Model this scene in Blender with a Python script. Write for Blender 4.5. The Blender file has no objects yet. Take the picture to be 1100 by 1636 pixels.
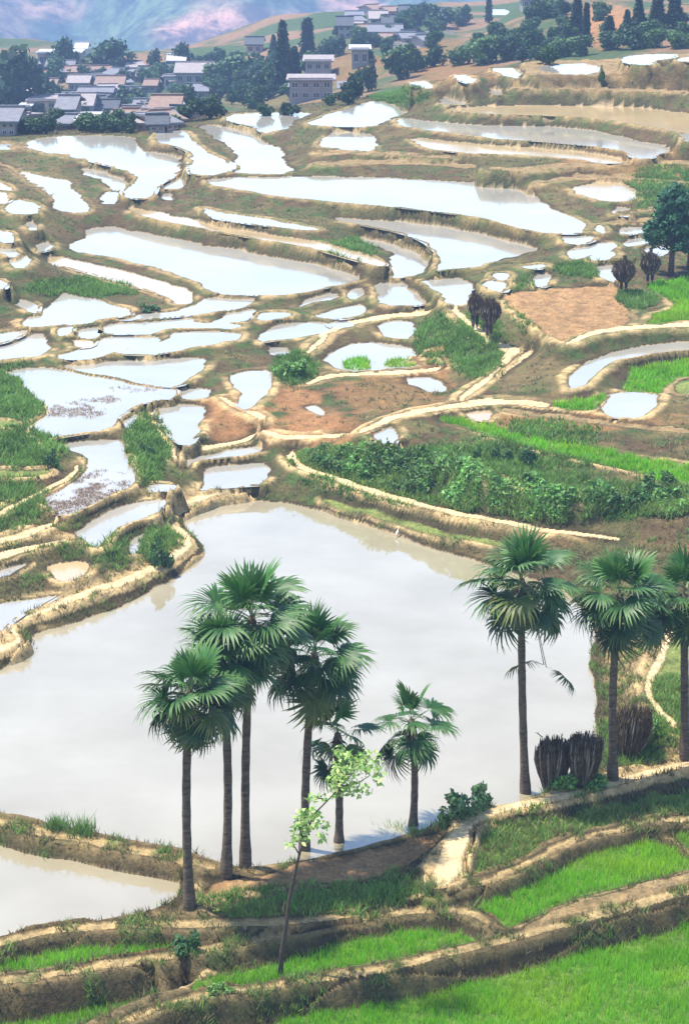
import bpy, bmesh, math, random
import numpy as np
from mathutils import Vector, Matrix

# ------------------------------------------------------------------ camera, light
scn = bpy.context.scene
COL = scn.collection
F_PX, CAM_H = 3850.0, 24.5
PITCH = math.atan(1098.0 / F_PX)
cam_d = bpy.data.cameras.new('camera')
cam = bpy.data.objects.new('camera', cam_d)
COL.objects.link(cam)
cam.location = (0, 0, CAM_H)
cam.rotation_euler = (math.pi / 2 - PITCH, 0, 0)
cam_d.sensor_fit = 'VERTICAL'
cam_d.sensor_height = 24.0
cam_d.lens = 24.0 * F_PX / 1636.0
cam_d.clip_start = 1.0
cam_d.clip_end = 9000.0
scn.camera = cam

SUN = Vector((-0.36, 0.10, 0.93)).normalized()
world = bpy.data.worlds.new('World')
scn.world = world
world.use_nodes = True
wn = world.node_tree
bg = wn.nodes['Background']
sky = wn.nodes.new('ShaderNodeTexSky')
sky.sky_type = 'NISHITA'
sky.sun_disc = False
sky.sun_elevation = math.asin(SUN.z)
sky.sun_rotation = math.atan2(SUN.x, SUN.y)
sky.air_density = 1.0
sky.dust_density = 0.35
sky.ozone_density = 1.0
wn.links.new(sky.outputs[0], bg.inputs[0])
bg.inputs[1].default_value = 0.15

sd = bpy.data.lights.new('sun', 'SUN')
sd.energy = 4.2
sd.angle = math.radians(1.5)
sd.color = (1.0, 0.94, 0.83)
so = bpy.data.objects.new('sun', sd)
COL.objects.link(so)
so.rotation_euler = SUN.to_track_quat('Z', 'Y').to_euler()

scn.view_settings.view_transform = 'Standard'
scn.view_settings.look = 'None'
scn.view_settings.exposure = 1.15
scn.view_settings.gamma = 1.0
scn.view_settings.use_curve_mapping = False
scn.render.engine = 'CYCLES'
scn.cycles.use_denoising = True
scn.cycles.max_bounces = 6
scn.cycles.diffuse_bounces = 2
scn.cycles.glossy_bounces = 3
scn.cycles.transmission_bounces = 2
scn.cycles.volume_bounces = 1
scn.cycles.transparent_max_bounces = 4
scn.cycles.sample_clamp_indirect = 4.0

rng = np.random.default_rng(11)
random.seed(5)

# ------------------------------------------------------------------ helpers
def kfac(py):
    v = (np.asarray(py, float) - 818.0) / F_PX
    return (math.cos(PITCH) - v * math.sin(PITCH)) / (math.sin(PITCH) + v * math.cos(PITCH))

def ufac(px, py):
    """lateral slope X / Y of the sight line through a photo pixel"""
    v = (np.asarray(py, float) - 818.0) / F_PX
    return (np.asarray(px, float) - 550.0) / F_PX / (math.cos(PITCH) - v * math.sin(PITCH))

def on_plane(px, py, z):
    Y = (CAM_H - z) * kfac(py)
    return ufac(px, py) * Y, Y

def project(X, Y, Z):
    h = CAM_H - Z
    fw = Y * math.cos(PITCH) + h * math.sin(PITCH)
    up = -h * math.cos(PITCH) + Y * math.sin(PITCH)
    return 550.0 + F_PX * X / fw, 818.0 - F_PX * up / fw

def _hash(i, j, s):
    h = (i.astype(np.int64) * 374761393 + j.astype(np.int64) * 668265263 + s * 1442695041) & 0xffffffff
    h = ((h ^ (h >> 13)) * 1274126177) & 0xffffffff
    h = (h ^ (h >> 16)) & 0xffffff
    return h / float(0xffffff)

def vnoise(x, y, s=0):
    x = np.asarray(x, float); y = np.asarray(y, float)
    i = np.floor(x); j = np.floor(y)
    fx = x - i; fy = y - j
    fx = fx * fx * (3 - 2 * fx); fy = fy * fy * (3 - 2 * fy)
    a = _hash(i, j, s); b = _hash(i + 1, j, s); c = _hash(i, j + 1, s); d = _hash(i + 1, j + 1, s)
    return (a + (b - a) * fx) * (1 - fy) + (c + (d - c) * fx) * fy

def fbm(x, y, s=0, o=3):
    r = 0; a = .5; t = 0
    for k in range(o):
        r = r + a * vnoise(x * 2 ** k + 17.3 * k, y * 2 ** k - 9.1 * k, s + k); t += a; a *= .5
    return r / t

def smooth(e0, e1, x):
    t = np.clip((x - e0) / (e1 - e0), 0, 1)
    return t * t * (3 - 2 * t)

def tag(o, label=None, cat=None, group=None, kind=None):
    if label: o['label'] = label
    if cat: o['category'] = cat
    if group: o['group'] = group
    if kind: o['kind'] = kind
    return o

def mesh_np(name, V, faces=None, tris=None, mat=None, col=None, smooth_sh=False):
    me = bpy.data.meshes.new(name)
    if tris is not None:
        V = np.asarray(V, np.float32); T = np.asarray(tris, np.int32)
        n = T.shape[1]
        me.vertices.add(len(V)); me.vertices.foreach_set('co', V.ravel())
        me.loops.add(T.size); me.loops.foreach_set('vertex_index', T.ravel())
        me.polygons.add(len(T))
        me.polygons.foreach_set('loop_start', np.arange(0, T.size, n, dtype=np.int32))
        if smooth_sh: me.polygons.foreach_set('use_smooth', np.ones(len(T), bool))
        me.update(calc_edges=True)
    else:
        me.from_pydata([tuple(v) for v in V], [], faces)
        if smooth_sh:
            me.polygons.foreach_set('use_smooth', np.ones(len(me.polygons), bool))
    if col is not None:
        a = me.attributes.new('col', 'FLOAT_COLOR', 'POINT')
        c4 = np.ones((len(me.vertices), 4), np.float32); c4[:, :3] = col
        a.data.foreach_set('color', c4.ravel())
    if mat: me.materials.append(mat)
    return me

def link(name, me, parent=None, loc=None, rz=None, scale=None):
    o = bpy.data.objects.new(name, me)
    COL.objects.link(o)
    if parent: o.parent = parent
    if loc is not None: o.location = loc
    if rz is not None: o.rotation_euler = (0, 0, rz)
    if scale is not None: o.scale = scale if hasattr(scale, '__len__') else (scale,) * 3
    return o

def empty(name, loc, rz=0.0):
    o = bpy.data.objects.new(name, None)
    COL.objects.link(o); o.location = loc; o.rotation_euler = (0, 0, rz)
    o.empty_display_size = .3
    return o

class Geo:
    """collects simple solids, then makes one mesh"""
    def __init__(s): s.V = []; s.F = []
    def add(s, V, F):
        b = len(s.V); s.V += [tuple(v) for v in V]; s.F += [tuple(i + b for i in f) for f in F]
    def box(s, x0, x1, y0, y1, z0, z1):
        s.add([(x0, y0, z0), (x1, y0, z0), (x1, y1, z0), (x0, y1, z0), (x0, y0, z1), (x1, y0, z1), (x1, y1, z1), (x0, y1, z1)],
              [(0, 3, 2, 1), (4, 5, 6, 7), (0, 1, 5, 4), (1, 2, 6, 5), (2, 3, 7, 6), (3, 0, 4, 7)])
    def tube(s, pts, rad, n=8, cap=True):
        pts = [Vector(p) for p in pts]; b = len(s.V); m = len(pts)
        for i, p in enumerate(pts):
            t = (pts[min(i + 1, m - 1)] - pts[max(i - 1, 0)]).normalized()
            a = t.orthogonal().normalized() if abs(t.z) < .95 else Vector((1, 0, 0)).cross(t).normalized()
            c = t.cross(a)
            for k in range(n):
                q = 2 * math.pi * k / n
                s.V.append(tuple(p + (a * math.cos(q) + c * math.sin(q)) * rad[i]))
        for i in range(m - 1):
            for k in range(n):
                k2 = (k + 1) % n
                s.F.append((b + i * n + k, b + i * n + k2, b + (i + 1) * n + k2, b + (i + 1) * n + k))
        if cap:
            s.F.append(tuple(b + k for k in range(n - 1, -1, -1)))
            s.F.append(tuple(b + (m - 1) * n + k for k in range(n)))
    def mesh(s, name, mat, smooth_sh=False, col=None):
        return mesh_np(name, s.V, faces=s.F, mat=mat, smooth_sh=smooth_sh, col=col)

# ------------------------------------------------------------------ materials
def new_mat(name):
    m = bpy.data.materials.new(name); m.use_nodes = True
    nt = m.node_tree
    return m, nt, nt.nodes['Principled BSDF']

def noise_node(nt, scale, detail=4, rough=.6, coord=None):
    n = nt.nodes.new('ShaderNodeTexNoise')
    n.inputs['Scale'].default_value = scale; n.inputs['Detail'].default_value = detail; n.inputs['Roughness'].default_value = rough
    if coord: nt.links.new(coord, n.inputs['Vector'])
    return n

def ramp(nt, src, stops):
    r = nt.nodes.new('ShaderNodeValToRGB')
    el = r.color_ramp.elements
    while len(el) < len(stops): el.new(.5)
    for e, (p, c) in zip(el, stops):
        e.position = p; e.color = (c[0], c[1], c[2], 1)
    nt.links.new(src, r.inputs[0])
    return r

def simple(name, c, rough=.85, var=.35, scale=6.0, bump=.0, spec=.3, bscale=None, stretch=None):
    m, nt, p = new_mat(name)
    tc = nt.nodes.new('ShaderNodeTexCoord')
    vec = tc.outputs['Object']
    if stretch:
        mp = nt.nodes.new('ShaderNodeMapping'); mp.inputs['Scale'].default_value = stretch
        nt.links.new(vec, mp.inputs[0]); vec = mp.outputs[0]
    n = noise_node(nt, scale, 5, .65, vec)
    lo = [x * (1 - var) for x in c]; hi = [min(1, x * (1 + var)) for x in c]
    r = ramp(nt, n.outputs[0], [(.3, lo), (.7, hi)])
    nt.links.new(r.outputs[0], p.inputs['Base Color'])
    p.inputs['Roughness'].default_value = rough
    p.inputs['Specular IOR Level'].default_value = spec
    if bump:
        b = nt.nodes.new('ShaderNodeBump'); b.inputs['Strength'].default_value = bump; b.inputs['Distance'].default_value = .05
        n2 = noise_node(nt, bscale or scale * 3, 5, .7, vec)
        nt.links.new(n2.outputs[0], b.inputs['Height']); nt.links.new(b.outputs[0], p.inputs['Normal'])
    return m

def foliage_mat(name, rough=.6, trans=.3, spec=.25):
    """leaf colour comes from the per-leaf 'col' attribute"""
    m, nt, p = new_mat(name)
    at = nt.nodes.new('ShaderNodeAttribute'); at.attribute_name = 'col'
    nt.links.new(at.outputs['Color'], p.inputs['Base Color'])
    p.inputs['Roughness'].default_value = rough
    p.inputs['Specular IOR Level'].default_value = spec
    tr = nt.nodes.new('ShaderNodeBsdfTranslucent')
    nt.links.new(at.outputs['Color'], tr.inputs['Color'])
    mx = nt.nodes.new('ShaderNodeMixShader'); mx.inputs[0].default_value = trans
    out = nt.nodes['Material Output']
    nt.links.new(p.outputs[0], mx.inputs[1]); nt.links.new(tr.outputs[0], mx.inputs[2])
    nt.links.new(mx.outputs[0], out.inputs['Surface'])
    return m

def ground_mat():
    m, nt, p = new_mat('earth')
    at = nt.nodes.new('ShaderNodeAttribute'); at.attribute_name = 'col'
    tc = nt.nodes.new('ShaderNodeTexCoord')
    n1 = noise_node(nt, 1.7, 6, .7, tc.outputs['Object'])
    n2 = noise_node(nt, 9.0, 5, .7, tc.outputs['Object'])
    r1 = ramp(nt, n1.outputs[0], [(.3, (.6, .62, .6)), (.5, (1, 1, 1)), (.72, (1.35, 1.28, 1.15))])
    r2 = ramp(nt, n2.outputs[0], [(.3, (.55, .57, .55)), (.5, (1, 1, 1)), (.7, (1.4, 1.35, 1.25))])
    a = nt.nodes.new('ShaderNodeMix'); a.data_type = 'RGBA'; a.blend_type = 'MULTIPLY'; a.inputs[0].default_value = 1
    nt.links.new(at.outputs['Color'], a.inputs[6]); nt.links.new(r1.outputs[0], a.inputs[7])
    b = nt.nodes.new('ShaderNodeMix'); b.data_type = 'RGBA'; b.blend_type = 'MULTIPLY'; b.inputs[0].default_value = 1
    nt.links.new(a.outputs[2], b.inputs[6]); nt.links.new(r2.outputs[0], b.inputs[7])
    nt.links.new(b.outputs[2], p.inputs['Base Color'])
    p.inputs['Roughness'].default_value = .95
    p.inputs['Specular IOR Level'].default_value = .1
    bm = nt.nodes.new('ShaderNodeBump'); bm.inputs['Strength'].default_value = .9; bm.inputs['Distance'].default_value = .12
    n3 = noise_node(nt, 5.0, 6, .75, tc.outputs['Object'])
    nt.links.new(n3.outputs[0], bm.inputs['Height']); nt.links.new(bm.outputs[0], p.inputs['Normal'])
    return m

def water_mat(name, lo, hi, rough, spec, bump, ior=1.6):
    m, nt, p = new_mat(name)
    tc = nt.nodes.new('ShaderNodeTexCoord')
    n = noise_node(nt, .16, 4, .6, tc.outputs['Object'])
    r = ramp(nt, n.outputs[0], [(.35, lo), (.68, hi)])
    nt.links.new(r.outputs[0], p.inputs['Base Color'])
    p.inputs['Roughness'].default_value = rough
    p.inputs['IOR'].default_value = ior
    p.inputs['Specular IOR Level'].default_value = spec
    b = nt.nodes.new('ShaderNodeBump'); b.inputs['Strength'].default_value = bump; b.inputs['Distance'].default_value = .03
    mp = nt.nodes.new('ShaderNodeMapping'); mp.inputs['Scale'].default_value = (1, .55, 1)
    nt.links.new(tc.outputs['Object'], mp.inputs[0])
    n2 = noise_node(nt, 2.2, 3, .55, mp.outputs[0])
    nt.links.new(n2.outputs[0], b.inputs['Height']); nt.links.new(b.outputs[0], p.inputs['Normal'])
    return m

M_EARTH = ground_mat()
M_WATER = water_mat('muddy_water', (.27, .25, .21), (.34, .315, .27), .08, .5, .07, 1.9)
M_POND = water_mat('pond_water', (.255, .215, .135), (.325, .285, .20), .035, .5, .06, 2.2)
M_SILT = water_mat('silty_water', (.33, .24, .12), (.42, .31, .17), .12, .4, .06)
M_LEAF = foliage_mat('leaf', .6, .3)
M_RICE = foliage_mat('rice_blade', .6, .42)
M_FROND = foliage_mat('palm_leaf', .5, .2, .3)

# ------------------------------------------------------------------ terraces: traced outline, kind, level
POLYS = [
('a','w',3.17,[35,227,87,219,113,217,208,217,220,229,226,241,255,245,285,249,288,266,281,280,252,295,248,308,239,317,214,319,194,310,202,298,223,288,213,277,188,268,156,261,123,251,90,246,54,239]),
('b','w',3.69,[247,208,295,208,302,220,318,234,343,249,365,258,377,267,353,279,307,281,301,269,307,248,297,239,268,230,249,226]),
('c','w',3.60,[315,200,350,200,406,210,416,223,452,240,454,261,477,278,370,278,366,269,380,259,375,241,359,229,339,217]),
('d','w',3.02,[257,294,301,279,302,291,288,301,258,303]),
('e','w',2.78,[129,269,157,272,194,285,206,296,199,304,174,304,173,295,159,287,137,280]),
('f','w',2.73,[159,308,190,305,192,326,164,326]),
('g','w',2.74,[33,273,55,279,91,285,114,291,118,304,127,311,129,320,145,333,140,340,85,338,88,320,86,311,64,297,46,289]),
('h','w',3.23,[6,327,29,319,52,323,68,334,58,344,10,341]),
('i','m',3.26,[-59,301,0,305,16,311,18,322,0,326,-59,324]),
('i2','m',3.29,[-58,283,1,289,24,305,0,304,-59,299]),
('j','w',3.18,[-58,229,0,230,15,230,14,240,0,239,-58,238]),
('kk','w',3.50,[-58,370,0,370,21,372,25,383,14,389,0,383,-59,382]),
('l','w',3.25,[-58,390,0,390,23,396,27,409,14,411,0,402,-58,402]),
('mm','w',3.10,[15,410,52,410,49,428,15,428]),
('n','w',2.27,[59,389,75,387,86,397,70,403,56,403]),
('o','w',2.88,[42,356,56,354,60,369,42,369]),
('p','w',2.08,[139,364,182,361,197,366,254,377,327,392,397,402,459,415,514,425,554,434,582,446,546,455,510,462,494,465,450,473,400,472,340,468,329,462,311,450,277,436,234,424,185,413,140,405,106,400,111,389,140,378]),
('q','m',1.96,[73,412,91,410,120,416,164,425,219,438,270,452,296,462,313,477,306,486,281,487,271,475,247,466,199,453,152,439,109,428,83,422]),
('r','w',2.00,[99,468,120,471,153,479,190,490,212,496,208,505,157,510,146,516,77,521,40,523,33,515,68,497,75,492,95,478]),
('s','w',2.12,[13,476,37,480,63,488,61,499,47,500,24,490]),
('s2','w',2.85,[-59,444,0,446,10,452,10,461,0,463,-59,461]),
('t','w',1.87,[-59,539,0,534,22,530,47,528,30,539,8,547,0,549,-58,560]),
('u','w',1.76,[-59,573,-1,554,21,545,47,534,70,532,79,542,79,562,62,571,22,573,0,576,-58,578]),
('v','w',1.95,[92,524,119,521,114,531,104,537,97,536]),
('w1','w',1.92,[179,513,222,502,276,498,308,488,340,474,400,476,408,483,384,491,350,498,290,506,233,510]),
('w2','w',1.84,[161,534,164,524,182,516,233,515,291,509,308,509,314,517,382,517,384,525,280,525,261,527,251,533,204,534]),
('w2b','w',1.81,[336,516,363,500,400,490,413,500,398,509,386,515,349,520]),
('w3','m',1.79,[112,541,153,543,148,554,123,557,115,552]),
('w3b','w',1.84,[119,538,121,527,145,523,160,522,159,535,151,541]),
('w4','w',1.76,[163,539,204,536,251,536,256,545,233,552,182,563,153,572,106,575,86,569,119,561,152,552,159,546]),
('w5','w',1.78,[283,530,384,529,392,538,364,548,313,555,255,566,211,568,175,563,218,556,265,543]),
('w6','w',1.56,[90,585,145,579,236,576,309,570,335,573,321,592,306,606,284,619,254,617,196,605,127,592]),
('w7','w',1.52,[13,592,62,587,88,589,124,595,197,609,255,620,283,621,279,636,233,641,198,658,184,669,172,688,117,695,76,703,47,683,76,661,76,650,49,625,31,610]),
('w8','w',1.36,[288,623,334,621,335,637,285,640]),
('w9','w',1.36,[191,668,219,661,217,675,204,688,192,682]),
('w10','w',1.24,[251,648,323,647,327,663,314,697,303,711,287,709,272,693,253,671]),
('w11','w',1.30,[99,712,145,704,198,703,200,727,214,749,214,767,207,777,182,788,153,803,124,817,96,825,76,811,69,800,87,790,124,768,147,744,138,731,109,717]),
('w12','w',1.10,[232,775,255,773,279,776,269,783,247,786,233,784]),
('w13','w',0.95,[123,847,175,815,218,803,261,795,255,814,247,824,204,836,177,854,165,873,153,877,121,858]),
('w14','w',0.60,[207,876,211,862,233,850,234,855,221,887,211,887]),
('w15','m',0.62,[78,903,142,897,141,913,120,927,89,930,84,916]),
('w16','w',0.70,[-58,913,0,910,47,901,40,907,0,923,-58,931]),
('w17','w',0.42,[-58,971,0,964,84,952,97,950,73,963,22,988,0,1014,-58,1029]),
('M','w',0.00,[287,836,313,818,356,805,400,800,432,801,473,805,524,819,564,833,604,846,647,860,691,878,738,892,790,905,850,925,905,945,941,985,951,1016,940,1045,944,1075,951,1111,954,1133,947,1147,955,1169,955,1215,930,1235,880,1265,840,1282,800,1292,760,1292,720,1305,690,1318,640,1335,600,1345,560,1358,520,1366,480,1376,430,1383,390,1387,345,1375,300,1360,225,1348,150,1333,75,1318,0,1300,-70,1285,-70,1095,0,1071,22,1060,40,1040,58,1025,50,1016,127,993,189,971,233,949,284,924,313,898,329,876,313,858]),
('N','w',-0.18,[-70,1340,0,1345,75,1352,150,1368,225,1385,285,1398,290,1410,280,1440,240,1460,150,1475,50,1490,0,1500,-70,1512]),
('w18','w',0.50,[325,750,345,745,400,741,430,741,424,775,400,776,340,780,320,783,327,768]),
('w19','w',0.75,[285,752,290,735,296,727,340,724,400,716,415,712,425,716,410,726,345,732,307,737,298,752]),
('x1','w',1.90,[555,461,580,461,577,478,553,480]),
('x2','w',1.97,[593,455,626,450,649,451,656,464,674,477,683,489,606,488,607,475,600,465]),
('x3','w',2.43,[671,447,751,444,752,477,746,487,714,487,713,476,699,466,684,457]),
('x4','w',1.78,[493,506,531,495,557,489,583,486,588,499,561,509,539,511]),
('x5','w',1.84,[471,493,495,475,537,467,540,478,496,484]),
('x6','w',1.89,[403,508,422,500,468,498,456,508,416,514]),
('x7','w',1.68,[407,549,429,525,452,517,514,513,526,524,531,533,488,538,449,543]),
('x8','w',1.71,[521,515,561,513,571,521,547,525,529,524]),
('x10','w',1.43,[425,558,452,555,468,559,460,571,437,568]),
('x11','w',1.46,[363,603,386,595,435,589,433,612,421,638,406,652,390,656,381,648,381,626,370,616]),
('x12','w',1.63,[607,519,619,512,663,515,664,541,616,540,605,532]),
('x13','w',1.45,[514,572,545,555,568,547,659,551,661,574,664,588,612,591,541,593]),
('x14','w',1.30,[630,607,699,602,721,631,713,634]),
('x15','w',1.25,[485,652,507,648,525,662,513,665]),
('x16','w',1.90,[597,705,603,691,633,679,632,708,618,713]),
('y1','w',3.99,[355,190,379,180,510,179,471,191,463,204,434,212,421,213,409,202,382,197]),
('y2','w',4.60,[489,199,509,188,560,172,604,159,634,170,662,176,645,184,624,188,605,200,583,203,532,202]),
('y3','w',4.26,[503,233,525,212,554,208,601,216,601,242,553,239]),
('y4','w',4.82,[631,191,650,189,700,196,800,202,900,202,975,214,1025,227,1071,234,1068,244,1043,247,1041,254,1012,254,999,241,940,233,870,227,775,220,690,210,639,201]),
('y5','m',4.47,[650,218,750,230,900,238,993,252,987,264,900,252,800,247,740,245,677,238]),
('y6','m',5.46,[702,176,770,169,900,169,1000,170,1100,181,1181,193,1181,222,1100,215,1050,205,950,188,850,184,770,182]),
('y6b','w',5.47,[1087,215,1100,214,1151,218,1150,230,1100,227,1090,226]),
('y7','w',5.63,[705,154,730,156,750,167,701,169]),
('y8','w',6.86,[719,120,751,119,759,133,744,134]),
('y9','w',7.00,[778,108,830,109,832,127,804,122]),
('y10','w',6.11,[777,140,806,146,800,153,784,151]),
('y11','w',7.34,[863,104,954,101,954,119,870,118]),
('y12','w',8.05,[995,93,1015,88,1075,86,1079,92,1043,96,1039,105,1000,102]),
('y12b','w',8.31,[1075,96,1100,91,1150,91,1150,100,1100,100]),
('y13','w',6.26,[652,131,688,129,690,143,662,140]),
('y14','w',-5.00,[609,72,629,59,651,62,641,77,625,79]),
('y15','w',-5.60,[675,47,719,46,722,58,695,58]),
('y16','w',-6.40,[781,15,809,15,809,25,785,24]),
('v1','w',3.49,[328,288,350,284,477,282,568,283,700,288,754,292,798,297,821,303,843,309,861,316,875,332,897,342,931,352,935,365,930,374,878,374,855,371,808,358,765,347,700,339,604,328,532,323,477,318,423,310,383,304,349,297]),
('v2','w',2.80,[530,347,568,350,604,352,677,357,736,367,792,380,839,391,860,399,832,407,799,413,774,421,765,427,722,430,691,434,704,422,706,414,698,403,676,385,640,372,586,361,545,355]),
('v3','w',2.20,[566,377,605,385,653,396,677,411,689,423,671,439,652,443,622,444,621,426,627,408,619,401,590,392]),
('v4','w',3.05,[316,330,350,339,405,347,460,356,516,366,495,369,422,361,368,354,338,348]),
('v5','m',2.72,[200,329,237,337,262,341,317,352,350,361,423,374,495,385,554,398,606,416,618,424,604,426,552,412,487,393,423,384,350,371,316,364,261,353,219,343]),
('v6','w',2.81,[253,309,276,310,278,322,254,320]),
('k1','m',3.85,[909,301,932,295,962,290,991,289,1014,304,1020,320,993,323,969,322,932,315]),
('k2','w',3.62,[973,338,987,329,1006,335,1005,347,980,344]),
('k3','w',3.49,[952,357,967,364,966,374,953,374]),
('k4','w',3.20,[984,365,1027,362,1029,371,993,377]),
('k5','w',2.99,[994,388,1041,372,1044,387,1017,392,999,397]),
('k6','w',3.26,[902,406,919,394,983,385,988,398,937,410,918,417]),
('k7','w',3.28,[935,413,954,405,983,399,982,413,951,417]),
('k8','w',3.05,[947,428,983,421,989,428,983,451,968,448,950,440]),
('k9','w',2.85,[1025,397,1043,392,1069,393,1065,410,1038,412]),
('k10','w',3.39,[897,377,947,377,946,388,903,392]),
('k11','w',2.99,[772,447,809,450,810,466,795,468,773,456]),
('k12','w',2.94,[852,440,879,438,879,455,861,461,851,454]),
('k13','w',3.03,[780,437,811,436,806,448,787,446]),
('k15','w',3.18,[820,424,874,422,856,433]),
('B','s',2.82,[802,475,838,466,882,463,973,456,983,464,987,486,1007,499,1001,512,992,526,925,543,896,547,875,534,853,519,824,501,809,486]),
('R1','w',2.33,[902,605,917,591,947,572,983,561,1027,552,1100,545,1158,542,1159,555,1100,559,1046,564,1010,571,977,577,963,589,937,611,919,621,906,622]),
('G3','g',2.86,[1029,457,1064,448,1100,444,1158,443,1158,514,1100,511,1035,518,1029,514,1075,493,1076,482,1049,469]),
('G4','g',1.98,[1004,593,1045,582,1100,574,1155,570,1155,599,1082,603,1064,614,1055,632,991,632]),
('G4w','w',2.02,[957,644,969,627,1046,628,1051,637,1040,655,1023,669,965,667]),
('G4b','g',2.07,[875,648,918,641,969,628,957,642,950,655,918,658]),
('G5','g',1.80,[702,668,722,666,755,673,827,695,882,706,936,713,984,723,1027,733,1100,744,1158,755,1158,802,1100,785,1064,773,1009,755,936,739,875,724,802,704,747,684,711,674]),
('W20','m',1.87,[747,658,787,655,784,674,754,671]),
('hill','e',1.96,[1078,618,1089,607,1155,600,1155,631,1100,631,1085,629]),
('P1','p',0.74,[462,730,472,722,477,726,475,737,492,747,545,765,604,784,662,799,705,812,764,824,820,834,870,845,930,853,985,860,985,865,930,858,870,851,820,840,764,831,705,820,662,806,600,792,540,772,488,755,466,744]),
('P2','p',1.62,[640,714,690,730,740,746,800,768,850,786,900,793,955,795,955,800,895,800,845,793,795,777,735,755,685,738,640,721]),
('Pm','e',0.28,[520,795,600,818,680,842,760,862,850,872,850,878,755,869,675,850,595,826,518,801]),
('P3a','p',2.33,[718,492,726,490,756,518,786,540,783,552,752,530]),
('P3b','p',2.05,[790,546,832,556,829,564,812,580,796,588,800,570,812,566,788,556]),
('P3c','p',2.06,[797,590,808,582,770,618,742,640,728,640,760,614]),
('F1','p',0.20,[1175,1202,1100,1216,1000,1242,900,1268,800,1288,742,1310,718,1331,702,1370,688,1400,700,1420,735,1398,746,1350,748,1318,800,1298,900,1278,1000,1251,1100,1226,1175,1210]),
('F2','e',-0.04,[756,1331,830,1318,925,1302,1050,1275,1100,1262,1175,1255,1175,1298,1100,1302,1000,1319,900,1342,870,1366,800,1392,760,1404,744,1400,756,1355]),
('G6','g',-0.29,[756,1445,830,1408,875,1388,895,1375,930,1362,1000,1342,1060,1349,1094,1372,1140,1382,1140,1388,1095,1389,1000,1414,900,1441,845,1466,805,1484,796,1472]),
('G7','g',-0.22,[1078,1336,1100,1328,1175,1322,1175,1370,1100,1356,1081,1345]),
('G8','g',-0.44,[296,1585,320,1567,425,1543,480,1533,550,1510,650,1485,700,1487,762,1499,740,1510,700,1520,600,1538,550,1546,450,1566,370,1578,330,1590]),
('G9','g',-0.88,[-60,1628,0,1616,100,1596,235,1588,252,1595,220,1612,175,1629,150,1636,125,1648,-60,1660]),
('Gm','m',-0.92,[245,1582,292,1578,292,1595,272,1604,258,1599]),
('G10','g',-0.35,[-60,1552,0,1541,100,1521,175,1501,275,1494,350,1496,395,1500,360,1506,300,1521,200,1534,100,1544,0,1556,-60,1565]),
('G11','g',-0.88,[430,1640,550,1603,650,1588,750,1573,850,1548,950,1513,1050,1483,1100,1472,1180,1455,1180,1720,200,1720,330,1670]),
('S1','d',-0.27,[830,1480,900,1450,1000,1420,1100,1395,1180,1378,1180,1398,1100,1412,1000,1442,900,1475,850,1487]),
('S2','s',-0.01,[315,1432,350,1408,450,1393,480,1379,560,1366,640,1344,700,1327,705,1340,690,1355,650,1380,580,1408,500,1413,400,1418,330,1440]),
('S3','e',-0.01,[330,1450,450,1435,550,1414,650,1404,690,1408,680,1425,560,1448,450,1462,350,1464]),
('L1','e',1.70,[-70,672,0,672,28,674,34,683,0,684,-70,686]),
('L2','e',1.45,[-70,750,0,752,60,752,75,748,82,755,50,762,0,764,-70,768]),
('L3','p',1.10,[-58,869,0,862,44,851,73,840,87,831,91,835,78,845,47,858,0,871,-58,880]),
('L4','p',0.95,[-58,895,0,885,58,871,98,862,100,866,58,878,0,895,-58,904]),
('R','e',0.70,[1060,1010,1180,950,1180,1190,1085,1180,1050,1140,1045,1090]),
('T1','d',7.34,[838,100,862,97,960,96,1100,84,1200,82,1200,112,1100,113,980,120,862,121,840,119]),
('T2','d',6.48,[815,138,960,140,1200,148,1200,152,960,144,815,142]),
('P5','p',0.35,[399,775,348,781,311,791,279,805,257,824,264,844,288,854,302,864,290,880,254,899,202,924,151,939,107,953,64,972,32,985,15,1001,24,1018,19,1027,-1,1033,-59,1042,-57,1052,1,1043,25,1035,34,1018,25,1003,37,994,67,981,111,963,154,948,205,934,259,908,296,888,312,863,293,846,270,836,266,828,284,813,314,800,350,790,401,785]),
('P6','p',0.72,[1070,997,1046,1043,1031,1090,1040,1133,1070,1169,1080,1161,1050,1127,1043,1090,1058,1047,1080,1003]),
('g1','g',1.47,[542,573,583,572,599,587,554,592]),
('g2','g',1.47,[618,573,661,573,663,585,616,587]),
('b1','b',0.20,[-71,1306,-1,1319,74,1337,149,1350,224,1364,299,1378,343,1392,347,1380,301,1366,226,1352,151,1338,76,1325,1,1307,-69,1294]),
('b2','b',-0.02,[-69,1528,1,1511,51,1498,101,1487,165,1483,225,1483,285,1481,350,1478,425,1476,490,1475,561,1468,559,1456,490,1463,425,1464,350,1466,285,1469,225,1471,165,1471,99,1475,49,1486,-1,1499,-71,1516]),
('b3','b',-0.17,[-69,1581,1,1572,76,1562,151,1547,226,1537,301,1528,351,1516,426,1503,481,1491,551,1480,626,1464,700,1455,748,1460,777,1478,783,1466,752,1448,700,1443,624,1452,549,1468,479,1479,424,1491,349,1504,299,1516,224,1525,149,1535,74,1550,-1,1560,-71,1569]),
('b4','b',-0.30,[123,1675,192,1640,242,1621,302,1602,351,1590,401,1586,476,1572,551,1560,651,1543,726,1527,802,1507,852,1493,901,1481,977,1462,1052,1439,1181,1409,1179,1397,1048,1427,973,1450,899,1469,848,1481,798,1495,724,1515,649,1531,549,1548,474,1560,399,1574,349,1578,298,1590,238,1609,188,1630,117,1665]),
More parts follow.
